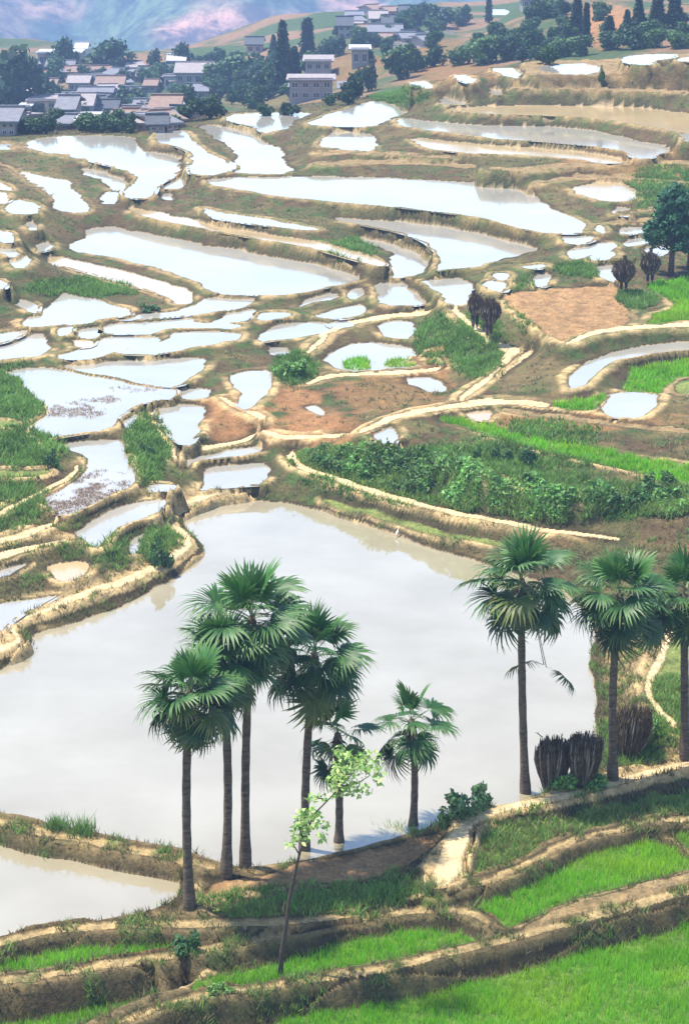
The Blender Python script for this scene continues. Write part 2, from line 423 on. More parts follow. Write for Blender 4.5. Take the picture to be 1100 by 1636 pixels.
('b5','b',0.04,[691,1434,726,1425,777,1408,827,1388,870,1370,892,1352,931,1339,976,1329,1026,1317,1075,1312,1190,1302,1190,1294,1075,1304,1024,1309,974,1321,929,1331,888,1344,866,1362,823,1380,773,1400,724,1417,689,1426]),
('mud','d',0.03,[71,1013,128,1004,161,995,190,989,206,977,228,975,228,969,204,971,188,983,159,989,126,998,69,1007]),
('P7','p',2.01,[577,696,611,678,651,666,701,656,760,648,820,646,879,654,881,646,820,638,760,640,699,648,649,658,609,670,573,688]),
('P8','p',2.85,[906,552,951,534,1000,526,1100,522,1190,522,1190,516,1100,516,1000,520,949,528,904,546]),
('P9','p',1.71,[491,568,507,549,541,525,601,511,690,502,690,496,599,505,539,519,503,543,485,564]),
('P10','p',1.95,[850,559,813,584,793,604,797,608,817,588,854,565]),
('P13','p',1.14,[228,646,237,669,259,698,277,720,278,736,284,736,283,716,265,694,243,665,234,644]),
('P14','p',1.50,[-1,593,28,607,58,637,75,660,58,674,35,690,58,708,78,728,82,724,62,704,41,690,62,678,81,660,62,633,32,603,1,587]),
('P15','p',1.25,[125,743,120,758,86,773,39,799,-1,819,-71,847,-69,853,1,825,41,805,88,779,124,762,131,745]),
('q1','d',4.22,[505,245,560,243,605,246,650,251,720,254,720,250,650,247,605,242,560,239,505,241]),
('q2','d',3.94,[500,266,560,262,640,262,700,266,760,269,760,263,700,260,640,256,560,256,500,260]),
('q3','d',4.45,[770,273,840,275,920,267,1050,262,1190,265,1190,259,1050,256,920,261,840,269,770,267]),
('q4','d',4.05,[850,296,905,286,930,284,1000,286,1080,293,1180,298,1180,294,1080,289,1000,282,930,278,905,282,850,292]),
('q5','d',3.68,[985,342,1040,338,1110,335,1180,336,1180,330,1110,331,1040,334,985,338]),
('q6','d',3.42,[962,358,1010,354,1070,352,1070,348,1010,350,962,354]),
('q7','d',3.18,[-1,228,60,242,119,252,164,264,166,260,121,248,60,238,1,224]),
('q8','d',2.74,[-41,252,9,265,44,289,87,320,89,316,46,285,11,261,-39,248]),
('q9','d',1.90,[55,430,119,440,199,461,261,481,263,475,201,455,121,434,55,424]),
('qa','d',1.57,[656,577,690,562,718,587,722,583,690,558,654,573]),
('qb','d',1.91,[800,658,870,667,960,678,1050,687,1180,703,1180,697,1050,681,960,672,870,661,800,652]),
('qc','d',1.68,[699,744,779,770,781,766,701,740]),
('P20','p',1.41,[491,617,513,605,575,600,640,601,712,591,712,585,640,595,575,594,511,599,489,611]),
('P21','p',0.87,[286,726,331,720,399,706,417,696,415,690,397,700,329,714,286,720]),
('P22','p',1.18,[419,693,455,703,520,701,566,697,566,691,520,695,455,697,421,687]),
('P23','p',1.42,[349,639,385,659,424,671,426,665,387,653,351,633])
]

def chaikin(p, it=1):
    for _ in range(it):
        q = np.roll(p, -1, 0)
        p = np.stack([p * .75 + q * .25, p * .25 + q * .75], 1).reshape(-1, 2)
    return p

TER = []
for nm, kd, z, xy in POLYS:
    a = np.array(xy, float).reshape(-1, 2)
    X, Y = on_plane(a[:, 0], a[:, 1], z)
    w = np.stack([X, Y], 1)
    TER.append(dict(name=nm, kind=kd, z=z, pts=chaikin(w, 1)))

# far ground: heights given where the hillside, village and ridge stand (photo pixel, metres away)
CTRL = [(-60,222,280),(60,222,280),(150,222,280),(200,215,285),(0,160,340),(100,160,340),(200,160,340),(-60,130,380),(0,110,405),(150,100,420),
 (280,100,420),(280,150,350),(330,175,310),(270,200,290),(-100,100,430),(200,92,450),(420,166,265),(400,120,330),(500,160,250),(480,95,330),(400,90,370),
 (550,100,330),(560,155,240),(600,125,275),(640,150,188),(560,50,420),(650,50,380),(640,20,440),(700,112,205),(720,60,300),(760,20,400),(690,125,190),(680,100,260),
 (800,100,182),(850,62,220),(900,20,290),(950,86,195),(1000,66,215),(1080,78,190),(1000,10,275),(1100,10,265),(900,-20,340),(1100,-60,400),(800,-10,440),(880,90,190),(760,104,188)]
cx, cy, cz = [], [], []
for px, py, D in CTRL:
    u = float(ufac(px, py)); cx.append(u * D); cy.append(D); cz.append(CAM_H - D / float(kfac(py)))
for u in np.arange(-.34, .36, .05):
    cx.append(u * 720); cy.append(720); cz.append(-60 if u < .05 else -60 + (u - .05) * 200)
for t in TER:
    for k in range(0, len(t['pts']), 5):
        cx.append(t['pts'][k, 0]); cy.append(t['pts'][k, 1]); cz.append(t['z'])
for u in np.arange(-.3, .31, .1):
    cx.append(u * 36); cy.append(36); cz.append(-1.6)
cx, cy, cz = map(np.array, (cx, cy, cz))

def base_height(X, Y):
    S0 = np.zeros(X.shape); S1 = np.zeros(X.shape)
    for a, b, c in zip(cx, cy, cz):
        d2 = (X - a) ** 2 + ((Y - b) * .6) ** 2 + 4.0
        w = d2 ** -1.7
        S0 += w; S1 += w * c
    return S1 / S0

def seq(a, b, q): return list(a * q ** np.arange(0, int(math.log(b / a) / math.log(q))))
ROW = np.array(seq(34, 45, 1.004) + seq(45, 68, 1.0009) + seq(68, 100, 1.0012) + seq(100, 165, 1.0014) + seq(165, 225, 1.002))
while ROW[-1] < 720: ROW = np.append(ROW, ROW[-1] * 1.008)
UC = np.arange(-.158, .1581, .0007)
side = .158 + .003 * 1.25 ** np.arange(0, 24)
UC = np.concatenate([-side[::-1], UC, side])
NR, NC = len(ROW), len(UC)
GY = np.repeat(ROW[:, None], NC, 1)
GX = GY * UC[None, :]
ROWD = np.gradient(ROW)

ri = np.unique(np.concatenate([np.arange(0, NR, 12), [NR - 1]])); ci = np.unique(np.concatenate([np.arange(0, NC, 12), [NC - 1]]))
bz = base_height(GX[np.ix_(ri, ci)], GY[np.ix_(ri, ci)])
tmp = np.stack([np.interp(np.arange(NR), ri, bz[:, k]) for k in range(len(ci))], 1)
BASE = np.stack([np.interp(np.arange(NC), ci, tmp[r]) for r in range(NR)], 0)

# irregular edges: the outline is looked up at slightly displaced points
amp = np.clip(GY / 450, .07, .34)
WX = GX + amp * (fbm(GX * .9, GY * .9, 3, 2) - .5) * 1.7
WY = GY + amp * (fbm(GX * .9 + 50, GY * .9, 9, 2) - .5) * 2.2

def sdist(x, y, P):
    d = np.full(x.shape, 1e9); ins = np.zeros(x.shape, bool)
    n = len(P)
    for i in range(n):
        ax, ay = P[i]; bx, by = P[(i + 1) % n]
        ex, ey = bx - ax, by - ay
        l2 = ex * ex + ey * ey + 1e-12
        wx = x - ax; wy = y - ay
        t = np.clip((wx * ex + wy * ey) / l2, 0, 1)
        np.minimum(d, (wx - ex * t) ** 2 + (wy - ey * t) ** 2, out=d)
        if ay != by:
            c = (ay > y) != (by > y)
            ins ^= c & (x < ex * (y - ay) / (ey if ey else 1e-12) + ax)
    return np.sqrt(d), ins

S0 = np.full((NR, NC), 1 / 9.0 ** 3); S1 = S0 * BASE
DMIN = np.full((NR, NC), 1e3); ZN = BASE.copy(); WN = np.zeros((NR, NC))
LO = np.full((NR, NC), -1e3); UP = np.full((NR, NC), 1e3); LIP = .85; LO2 = np.full((NR, NC), -1e3)
OWN = np.full((NR, NC), -1, np.int16); NID = np.full((NR, NC), -1, np.int16); DIN = np.zeros((NR, NC))
for k, t in enumerate(TER):
    P = t['pts']
    marg = 9.0
    y0, y1 = P[:, 1].min() - marg, P[:, 1].max() + marg
    r0, r1 = np.searchsorted(ROW, [y0, y1])
    if r1 <= r0: continue
    us = np.concatenate([(P[:, 0] - marg * .8) / P[:, 1], (P[:, 0] + marg * .8) / P[:, 1]])
    c0, c1 = np.searchsorted(UC, [us.min() - .004, us.max() + .004])
    if c1 <= c0: continue
    sl = (slice(r0, r1), slice(c0, c1))
    d, ins = sdist(WX[sl], WY[sl], P)
    w = 1 / (np.where(ins, 0, d) + .04) ** 3
    w *= smooth(marg, marg * .6, d)
    S0[sl] += w; S1[sl] += w * t['z']
    dd = np.where(ins, 0, np.maximum(d - .3, 0)); near_k = d < marg * .95
    LO[sl] = np.where(near_k, np.maximum(LO[sl], t['z'] - LIP * dd), LO[sl]); UP[sl] = np.where(near_k, np.minimum(UP[sl], t['z'] + LIP * dd), UP[sl])
    LO2[sl] = np.maximum(LO2[sl], np.where(near_k, t['z'] - 2.2 * np.where(ins, 0, np.maximum(d - .22, 0)), -1e3))
    nearer = (~ins) & (d < DMIN[sl])
    DMIN[sl] = np.where(nearer, d, DMIN[sl]); ZN[sl] = np.where(nearer, t['z'], ZN[sl]); NID[sl] = np.where(nearer, k, NID[sl]); WN[sl] = np.where(nearer, w, WN[sl])
    own = OWN[sl]; zc = np.where(own >= 0, np.array([q['z'] for q in TER])[own], -99)
    ke = np.array([q['kind'] in 'ed' for q in TER] + [True])[own]
    take = ins & ((t['z'] > zc) | ke) & ((own < 0) | ke | (t['kind'] not in 'ed'))
    OWN[sl] = np.where(take, k, own); DIN[sl] = np.where(take, d, DIN[sl])
TZ = np.array([t['z'] for t in TER] + [0.0]); TK = np.array([t['kind'] for t in TER] + ['-'])
inside = OWN >= 0
KIND = TK[OWN]
zi = S1 / S0; ZIDW = zi.copy()
zo = (S1 - WN * ZN) / np.maximum(S0 - WN, 1e-9)          # level of whatever else is near
# earth slopes between the levels: straight falls from each upper edge to the next lower one
def relax(z, fix, val, n, ratio):
    for _ in range(n):
        p = np.pad(z, 1, mode='edge')
        z = ((p[1:-1, :-2] + p[1:-1, 2:]) * ratio + p[:-2, 1:-1] + p[2:, 1:-1]) / (2 * ratio + 2)
        z = np.where(fix, val, z)
    return z
fixm = inside | (GY > 262) | (GY < 40)
fixv = np.where(inside, TZ[OWN], BASE)
zz = None
for st in (16, 8, 4, 2, 1):
    m = fixm[::st, ::st]; v = fixv[::st, ::st]
    if zz is None: zz = np.where(m, v, zi[::st, ::st])
    else:
        zz = np.repeat(np.repeat(zz, 2, 0), 2, 1)[:m.shape[0], :m.shape[1]]
        if zz.shape != m.shape: zz = np.pad(zz, ((0, m.shape[0] - zz.shape[0]), (0, m.shape[1] - zz.shape[1])), mode='edge')
        zz = np.where(m, v, zz)
    zz = relax(zz, m, v, {16: 300, 8: 120, 4: 60, 2: 30, 1: 20}[st], 5.9)
zi = np.where(GY < 262, zz * .85 + zi * .15 * smooth(262, 230, GY) + zz * .15 * smooth(230, 262, GY), zi)
zi = np.where(LO <= UP, np.clip(zi, LO, UP), np.clip(ZIDW, np.minimum(LO, UP), np.maximum(LO, UP)))
upper = smooth(-.15, .08, ZN - zo)
bump = np.where(DMIN < .25, smooth(0, .25, DMIN), smooth(.75, .3, DMIN)) * np.interp(GY, [60, 90, 130], [.15, .13, .08]) * upper
n_a = fbm(GX * .45, GY * .45, 21); n_b = fbm(GX * 1.6, GY * 1.6, 33); n_c = fbm(GX * 3.6, GY * 3.6, 41, 3)
slope_rough = smooth(.3, 1.2, DMIN)
Z = zi + bump + (n_c - .5) * .14 * smooth(.1, .35, DMIN) * smooth(72, 60, GY) + slope_rough * (n_b - .5) * np.interp(GY, [60, 90, 140], [.35, .28, .16]) + (n_c - .5) * .09 * smooth(.05, .4, DMIN)
def side_blur(a, m, wts):
    acc = np.zeros(a.shape); tot = np.zeros(a.shape); h = len(wts) - 1
    for d in range(-h, h + 1):
        q = wts[abs(d)]
        acc += q * np.roll(a * m, d, 1); tot += q * np.roll(m, d, 1)
    return np.where(m > 0, acc / np.maximum(tot, 1e-9), a)
mo = (~inside).astype(float)
Z = side_blur(Z, mo, (1, .9, .6, .3, .12))
for _ in range(3):
  zv = Z.copy()
  zv[1:-1] = np.where(mo[1:-1] * mo[:-2] * mo[2:] > 0, (Z[:-2] + 2 * Z[1:-1] + Z[2:]) / 4, Z[1:-1]); Z = zv
Z = side_blur(Z, mo, (1, .8, .4))
wk = np.isin(np.array([t['kind'] for t in TER] + ['-'])[NID], ['w', 'm'])
Z = np.where(wk & (DMIN < .6), np.maximum(Z, ZN + .05 * smooth(0, .08, DMIN) * smooth(.6, .35, DMIN) - smooth(.3, .6, DMIN)), Z)
far = smooth(200, 300, GY)
Z = Z + far * (fbm(GX * .05, GY * .05, 71) - .5) * 2.5
Z = Z - smooth(445, 690, GY) * 95
zin = TZ[OWN]
depth = {'w': .16, 'm': .10, 'g': .03, 's': 0, 'p': 0, 'e': 0, 'd': 0, 'b': 0, '-': 0}
DEP = np.vectorize(depth.get, otypes=[float])(KIND)
zin = zin - DEP * smooth(0, .3, DIN)
zin = zin + np.where(KIND == 's', (n_b - .5) * .14 + (n_c - .5) * .16, 0) + np.where((KIND == 'e') | (KIND == 'd'), (n_b - .5) * .3, 0) + np.where(KIND == 'b', (n_b - .5) * .16 + (n_c - .5) * .14 - .05 * smooth(.12, 0, DIN), 0) + np.where(KIND == 'p', (n_c - .5) * .02 + .02, 0)
steep = inside & (LO2 > TZ[OWN] + .03)                     # foot of the next bank up covers a pond's rim
Z = np.where(inside, np.where(steep, np.maximum(zin, LO2 + (n_c - .5) * .08), zin), Z)
KIND = np.where(steep, '-', KIND); inside = inside & ~steep

# ---- ground cover colours (soil, dry grass, green growth): what grows or lies where
PXX, PYY = project(GX, GY, Z)
def lerp(a, b, t): return a + (b - a) * t[..., None]
C = lambda *v: np.array(v, float)
TAN, OLIVE, GREEN, BROWN, RED, WET, DRY = C(.52, .37, .18), C(.085, .08, .034), C(.05, .095, .026), C(.092, .064, .034), C(.31, .155, .07), C(.05, .038, .022), C(.15, .115, .052)
PATCH = [  # x, y, rx, ry, kind, strength (kind: g green growth, r red soil, t tan, d dry grass)
 (25,625,60,45,'g',.8),(45,712,60,36,'g',.9),(20,800,60,50,'g',.7),(85,815,50,50,'r',.35),(235,715,36,55,'g',.9),(60,860,60,20,'t',.4),
 (375,668,60,40,'r',.9),(500,690,85,38,'r',.85),(470,640,45,26,'r',.8),(620,625,90,34,'r',.5),(690,590,36,44,'r',.65),(700,545,40,40,'g',.45),
 (765,555,50,50,'g',.95),(470,588,34,26,'g',.95),(640,152,45,16,'g',1.1),(720,770,230,36,'g',.9),(760,735,200,24,'g',.55),(960,800,160,30,'g',.7),
 (930,672,180,16,'r',.8),(1000,260,110,34,'r',.5),(1000,128,110,22,'r',.45),(960,40,70,40,'r',.9),(720,110,70,24,'r',.5),(700,80,60,20,'r',.4),
 (560,110,60,30,'r',.4),(1075,1110,40,80,'g',1),(990,1190,90,34,'g',.9),(880,1240,60,20,'g',.8),(520,1440,190,24,'g',.8),(660,1320,50,16,'g',.4),
 (1000,1050,50,60,'t',.45),(870,310,60,20,'d',.6),(850,700,100,30,'g',.35),(1010,480,40,16,'g',.6),(560,400,40,20,'g',.3),(130,460,90,16,'g',.55),
 (60,320,80,60,'d',.4),(410,160,60,16,'d',.8),(830,600,80,30,'d',.6),(700,860,200,24,'d',.45),(830,860,120,16,'r',.3),(250,870,40,30,'g',.9),(200,880,60,30,'g',.5),(240,900,70,16,'d',.5),
 (1060,650,60,40,'d',.5),(760,660,60,14,'d',.4),(560,560,60,14,'d',.3),(640,205,60,14,'d',.3),(1060,300,60,40,'g',.3),(940,430,60,14,'g',.5),(820,540,40,40,'d',.5),(840,490,30,50,'g',.2)]
tint = {'g': GREEN, 'r': RED, 't': TAN, 'd': DRY}
col = lerp(OLIVE[None, None] * np.ones(GX.shape + (1,)), BROWN, smooth(.40, .62, n_a))
col = lerp(col, GREEN, smooth(.50, .72, n_b) * .75)
col = lerp(col, DRY, smooth(.52, .7, fbm(GX * .9 + 7, GY * .9, 55)) * .6)
GRN = np.zeros(GX.shape)
for x, y, rx, ry, kd, s in PATCH:
    q = ((PXX - x) / rx) ** 2 + ((PYY - y) / ry) ** 2
    m = smooth(1.35, .5, q + (n_b - .5) * 1.4) * min(s, 1)
    col = lerp(col, tint[kd] * (.8 + .4 * n_a[..., None]), m * .9)
    if kd == 'g': GRN = np.maximum(GRN, m)
    else: GRN = GRN * (1 - m)
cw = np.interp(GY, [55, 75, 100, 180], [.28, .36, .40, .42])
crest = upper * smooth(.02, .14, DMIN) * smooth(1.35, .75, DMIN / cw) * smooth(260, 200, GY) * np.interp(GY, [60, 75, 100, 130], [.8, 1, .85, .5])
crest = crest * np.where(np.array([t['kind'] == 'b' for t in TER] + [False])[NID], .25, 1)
nearf = smooth(66, 56, GY) * (1 - inside)
col = lerp(col, C(.085, .068, .036), nearf * .75 * smooth(.28, .5, fbm(GX * 2.2, GY * 2.2, 61)))
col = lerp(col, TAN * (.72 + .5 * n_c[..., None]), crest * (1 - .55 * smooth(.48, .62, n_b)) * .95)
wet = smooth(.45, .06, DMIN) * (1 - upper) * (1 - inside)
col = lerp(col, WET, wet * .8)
SOIL = {'w': (.36, .27, .16), 'm': (.40, .29, .17), 'g': (.10, .17, .03), 's': (.29, .175, .085), 'p': (.60, .45, .25), 'd': (.24, .17, .085), 'b': (.40, .29, .14), 'e': (.17, .20, .06)}
for kd, c in SOIL.items():
    mk = KIND == kd
    v = (.72 + .56 * n_b)[..., None] if kd in 'sedb' else (.88 + .24 * n_c)[..., None]
    col = np.where(mk[..., None], C(*c) * v, col)
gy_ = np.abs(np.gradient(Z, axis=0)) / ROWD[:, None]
riser = smooth(.35, .95, gy_) * (~inside) * smooth(62, 90, GY) * smooth(215, 190, GY)   # steeper bank faces toned dark olive-brown, in patches
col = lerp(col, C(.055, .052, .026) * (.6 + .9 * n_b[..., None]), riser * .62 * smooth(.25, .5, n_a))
f1 = (np.array([t['name'] in ('F1', 'P5') for t in TER] + [False])[NID]) & ~inside
col = lerp(col, TAN * (.6 + .6 * n_c[..., None]), f1 * smooth(.75, .35, DMIN + (n_b - .5) * .4) * .8)
bt = (KIND == 'b')
col = lerp(col, C(.16, .15, .06), bt * smooth(.45, .6, n_b) * .8)
# village and far slopes: mixed scrub and bare red earth
farc = lerp(C(.055, .085, .035) * np.ones(GX.shape + (1,)), C(.20, .125, .075), smooth(.46, .62, fbm(GX * .09, GY * .09, 91, 4)))
FR = smooth(195, 240, GY) * (~inside)
keep = np.zeros(GX.shape)
for x, y, rx, ry, kd, s in PATCH:
    if y < 165:
        keep = np.maximum(keep, smooth(1.3, .6, ((PXX - x) / rx) ** 2 + ((PYY - y) / ry) ** 2))
col = lerp(col, farc, FR * (1 - keep))

idx = np.arange(NR * NC).reshape(NR, NC)
quads = np.stack([idx[:-1, :-1], idx[:-1, 1:], idx[1:, 1:], idx[1:, :-1]], -1).reshape(-1, 4)
V = np.stack([GX, GY, Z], -1).reshape(-1, 3)
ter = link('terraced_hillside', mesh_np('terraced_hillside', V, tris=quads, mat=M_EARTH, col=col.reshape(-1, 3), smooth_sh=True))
tag(ter, 'terraced hillside of earth banks stepping up towards the village', None, None, 'structure')

def hgt(x, y):
    r = np.interp(y, ROW, np.arange(NR)); c = np.interp(x / y, UC, np.arange(NC))
    r0 = int(min(r, NR - 2)); c0 = int(min(c, NC - 2)); fr = r - r0; fc = c - c0
    return float((Z[r0, c0] * (1 - fc) + Z[r0, c0 + 1] * fc) * (1 - fr) + (Z[r0 + 1, c0] * (1 - fc) + Z[r0 + 1, c0 + 1] * fc) * fr)

def ground(px, py, dmin=36, dmax=715):
    """first point of the ground met along the sight line of a photo pixel"""
    u = float(ufac(px, py)); k = float(kfac(py))
    c = int(np.clip(np.interp(u, UC, np.arange(NC)), 0, NC - 1))
    ok = np.where((ROW > dmin) & (ROW < dmax))[0]
    ray = CAM_H - ROW[ok] / k
    hit = np.where(ray <= Z[ok, c])[0]
    i = ok[hit[0]] if len(hit) else ok[-1]
    Y = ROW[i]
    return Vector((u * Y, Y, hgt(u * Y, Y)))

def scale_at(p):
    return F_PX / math.sqrt(p.x ** 2 + p.y ** 2 + (CAM_H - p.z) ** 2)

# ------------------------------------------------------------------ water sheets
def sheet(name, P, z, mat, grow):
    n = len(P)
    area = .5 * sum(P[i][0] * P[(i + 1) % n][1] - P[(i + 1) % n][0] * P[i][1] for i in range(n))
    sgn = 1 if area > 0 else -1
    out = []
    for i in range(n):
        e = P[(i + 1) % n] - P[i - 1]; l = math.hypot(*e) + 1e-9
        out.append((P[i][0] + sgn * e[1] / l * grow, P[i][1] - sgn * e[0] / l * grow, z))
    if sgn < 0: out = out[::-1]
    return link(name, mesh_np(name, out, faces=[tuple(range(n))], mat=mat))

for t in TER:
    if t['kind'] in 'wm':
        o = sheet('paddy_water', t['pts'], t['z'], M_POND if t['name'] in ('M', 'N') else M_WATER if t['kind'] == 'w' else M_SILT, .10 + t['pts'][:, 1].mean() / 1500)
        tag(o, None, None, None, 'structure')

# ------------------------------------------------------------------ far mountain and haze
def mountain():
    nu, nr = 240, 160
    uu = np.linspace(-.42, .42, nu); rr = np.linspace(900, 2000, nr)
    Yg = np.repeat(rr[:, None], nu, 1); Xg = Yg * uu[None]
    t = (Yg - 800) / 1500
    t = (Yg - 1060) / 620; h = -130 + 200 * np.clip(t, 0, 1.1) ** .95
    rid = np.abs(fbm(Xg / 320 + 3, Yg / 420, 101, 4) - .5) * 2
    h = h + (rid - .3) * 70 * np.clip(t * 3, 0, 1) + (fbm(Xg / 45, Yg / 45, 105, 4) - .5) * 34
    h = np.minimum(h, 60 + (fbm(Xg / 200, Yg / 200, 99) - .5) * 20)
    px, py = project(Xg, Yg, h)
    c = lerp(np.array((.03, .06, .04)) * np.ones(Xg.shape + (1,)), np.array((.075, .11, .06)), smooth(.4, .62, fbm(Xg / 40, Yg / 60, 111, 4)))
    bare = smooth(.5, .6, fbm(Xg / 60 + 9, Yg / 90, 117, 4)) * .45
    band = np.maximum(smooth(1.2, .4, ((px - 420) / 190) ** 2 + ((py - 52) / 36) ** 2), smooth(1.2, .5, ((px - 90) / 60) ** 2 + ((py - 18) / 18) ** 2) * .6)
    band = np.maximum(band, smooth(1.2, .5, ((px - 560) / 60) ** 2 + ((py - 6) / 14) ** 2))
    stripes = .75 + .35 * smooth(.35, .65, vnoise(h / 4.5 + 4 * fbm(Xg / 90, Yg / 90, 5), Xg / 300, 7))
    c = lerp(c, np.array((.30, .17, .13)) * stripes[..., None], np.clip(bare + band * .9, 0, 1))
    ix = np.arange(nu * nr).reshape(nr, nu)
    q = np.stack([ix[:-1, :-1], ix[:-1, 1:], ix[1:, 1:], ix[1:, :-1]], -1).reshape(-1, 4)
    o = link('mountain', mesh_np('mountain', np.stack([Xg, Yg, h], -1).reshape(-1, 3), tris=q, mat=M_FAR, col=c.reshape(-1, 3), smooth_sh=True))
    tag(o, None, None, None, 'structure')

def far_mat():
    m, nt, p = new_mat('far_slope')
    at = nt.nodes.new('ShaderNodeAttribute'); at.attribute_name = 'col'
    tc = nt.nodes.new('ShaderNodeTexCoord')
    n = noise_node(nt, .07, 8, .75, tc.outputs['Object'])
    r = ramp(nt, n.outputs[0], [(.40, (.25, .28, .3)), (.60, (1.7, 1.6, 1.45))])
    a = nt.nodes.new('ShaderNodeMix'); a.data_type = 'RGBA'; a.blend_type = 'MULTIPLY'; a.inputs[0].default_value = 1
    nt.links.new(at.outputs['Color'], a.inputs[6]); nt.links.new(r.outputs[0], a.inputs[7])
    nt.links.new(a.outputs[2], p.inputs['Base Color']); p.inputs['Roughness'].default_value = 1
    p.inputs['Specular IOR Level'].default_value = 0
    return m
M_FAR = far_mat()
mountain()

# ground under and around everything else, out to the horizon
g = Geo()
g.add([(-6000, -800, -142), (6000, -800, -142), (6000, 8000, -142), (-6000, 8000, -142)], [(0, 1, 2, 3)])
tag(link('valley_ground', g.mesh('valley_ground', simple('valley_earth', (.09, .12, .05), .95, .4, .02, spec=.05))), None, None, None, 'structure')

def haze():
    m = bpy.data.materials.new('haze_air'); m.use_nodes = True
    nt = m.node_tree; nt.nodes.clear()
    out = nt.nodes.new('ShaderNodeOutputMaterial'); v = nt.nodes.new('ShaderNodeVolumePrincipled')
    v.inputs['Color'].default_value = (.42, .61, 1.0, 1)
    v.inputs['Density'].default_value = HAZE
    v.inputs['Anisotropy'].default_value = .1
    nt.links.new(v.outputs[0], out.inputs['Volume'])
    g = Geo(); g.box(-1500, 1500, -60, 3300, -144, 92)
    o = link('haze', g.mesh('haze', m)); tag(o, None, None, None, 'stuff')
HAZE = .00047
haze()

# ------------------------------------------------------------------ leaves, tufts, crowns
def col_jit(base, n, r, v=.3, hue=.12):
    b = np.array(base)[None] * (1 + (r.random((n, 1)) - .5) * 2 * v)
    return np.clip(b * (1 + (r.random((n, 3)) - .5) * 2 * hue), 0, 1)

def leaf_quads(P, N, size, r, aspect=1.5, jitter=.7):
    """leaf-sized rhombs at P, facing roughly along N"""
    n = len(P)
    N = N + r.normal(0, jitter, (n, 3)); N /= np.linalg.norm(N, axis=1, keepdims=True) + 1e-9
    T = np.cross(N, r.normal(0, 1, (n, 3))); T /= np.linalg.norm(T, axis=1, keepdims=True) + 1e-9
    B = np.cross(N, T)
    s = (size * (.6 + .8 * r.random(n)))[:, None]
    a, b = T * s * aspect * .5, B * s * .5
    V = np.stack([P - a, P - b + N * s * .12, P + a, P + b + N * s * .12], 1).reshape(-1, 3)
    Q = np.arange(4 * n).reshape(n, 4)
    return V, Q

def blob_points(centres, radii, n, r, shell=.55):
    """points through the outer part of a set of ellipsoids, with outward directions"""
    w = np.array([a[0] * a[1] * a[2] for a in radii]) ** .67; w /= w.sum()
    k = r.choice(len(centres), n, p=w)
    d = r.normal(0, 1, (n, 3)); d /= np.linalg.norm(d, axis=1, keepdims=True)
    rad = (shell + (1 - shell) * r.random(n) ** .5)[:, None]
    return np.array(centres)[k] + d * rad * np.array(radii)[k], d

def crown_mesh(name, centres, radii, n, size, base, seed, tips=None, shell=.5, aspect=1.5, mat=None):
    r = np.random.default_rng(seed)
    P, D = blob_points(centres, radii, n, r, shell)
    V, Q = leaf_quads(P, D + np.array((0, 0, .35)), size, r, aspect)
    c = col_jit(base, n, r, .35, .12)
    if tips is not None:
        m = r.random(n) < .3
        c[m] = col_jit(tips, m.sum(), r, .25, .1)
    return mesh_np(name, V, tris=Q, mat=mat or M_LEAF, col=np.repeat(c, 4, 0))

def tufts(pts, nb, h, w, base, r, lean=.35, tip=None, v=.3):
    """grass: nb blades per point; returns vertices, triangles, colours"""
    n = len(pts) * nb
    p = np.repeat(pts, nb, 0) + np.column_stack([r.normal(0, h * .35, n), r.normal(0, h * .35, n), np.zeros(n)])
    a = r.random(n) * 2 * np.pi
    hh = h * (.55 + .8 * r.random(n))
    lx, ly = r.normal(0, lean, n) * hh, r.normal(0, lean, n) * hh
    dx, dy = np.cos(a) * w * .5, np.sin(a) * w * .5
    z0 = p[:, 2] - .02
    A = np.column_stack([p[:, 0] - dx, p[:, 1] - dy, z0]); B = np.column_stack([p[:, 0] + dx, p[:, 1] + dy, z0])
    T = np.column_stack([p[:, 0] + lx, p[:, 1] + ly, p[:, 2] + hh])
    V = np.stack([A, B, T], 1).reshape(-1, 3); Q = np.arange(3 * n).reshape(n, 3)
    c = np.repeat(col_jit(base, n, r, v, .1), 3, 0)
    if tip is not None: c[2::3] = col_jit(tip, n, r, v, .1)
    return V, Q, c

flatX, flatY, flatZ = GX.ravel(), GY.ravel(), Z.ravel()
cell = (ROWD[:, None] * GY * .0007).ravel()
flatD = np.repeat(ROWD, NC)
def pick(weight, n, r):
    w = weight.ravel() * cell
    w = np.cumsum(w); tot = w[-1]
    i = np.searchsorted(w, r.random(n) * tot)
    i = np.clip(i, 0, len(flatX) - 1)
    j = r.random((n, 2)) - .5
    x = flatX[i] + j[:, 0] * flatY[i] * .0007; y = flatY[i] + j[:, 1] * flatD[i]
    return np.column_stack([x, y, flatZ[i]]), tot

def rice(k, dens, nb, h, w, base, tip, name='rice_field'):
    r = np.random.default_rng(500 + k)
    m = (OWN == k) & inside & (DIN > .05) & (np.abs(UC)[None] < .16)
    if not m.any(): return
    wgt = m * (.55 + .9 * smooth(.3, .6, n_b)) * (1 if 'F2' != TER[k]['name'] else 1)
    _, area = pick(m.astype(float), 1, r)
    pts, _ = pick(wgt, int(area * dens), r)
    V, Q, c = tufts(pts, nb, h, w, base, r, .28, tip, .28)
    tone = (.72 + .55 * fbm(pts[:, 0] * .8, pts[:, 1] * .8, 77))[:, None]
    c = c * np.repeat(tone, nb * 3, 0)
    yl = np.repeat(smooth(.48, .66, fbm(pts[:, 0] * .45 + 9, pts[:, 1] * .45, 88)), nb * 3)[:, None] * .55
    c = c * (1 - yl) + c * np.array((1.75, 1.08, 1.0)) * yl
    o = link(name, mesh_np(name, V, tris=Q, mat=M_RICE, col=np.clip(c, 0, 1)))
    return o

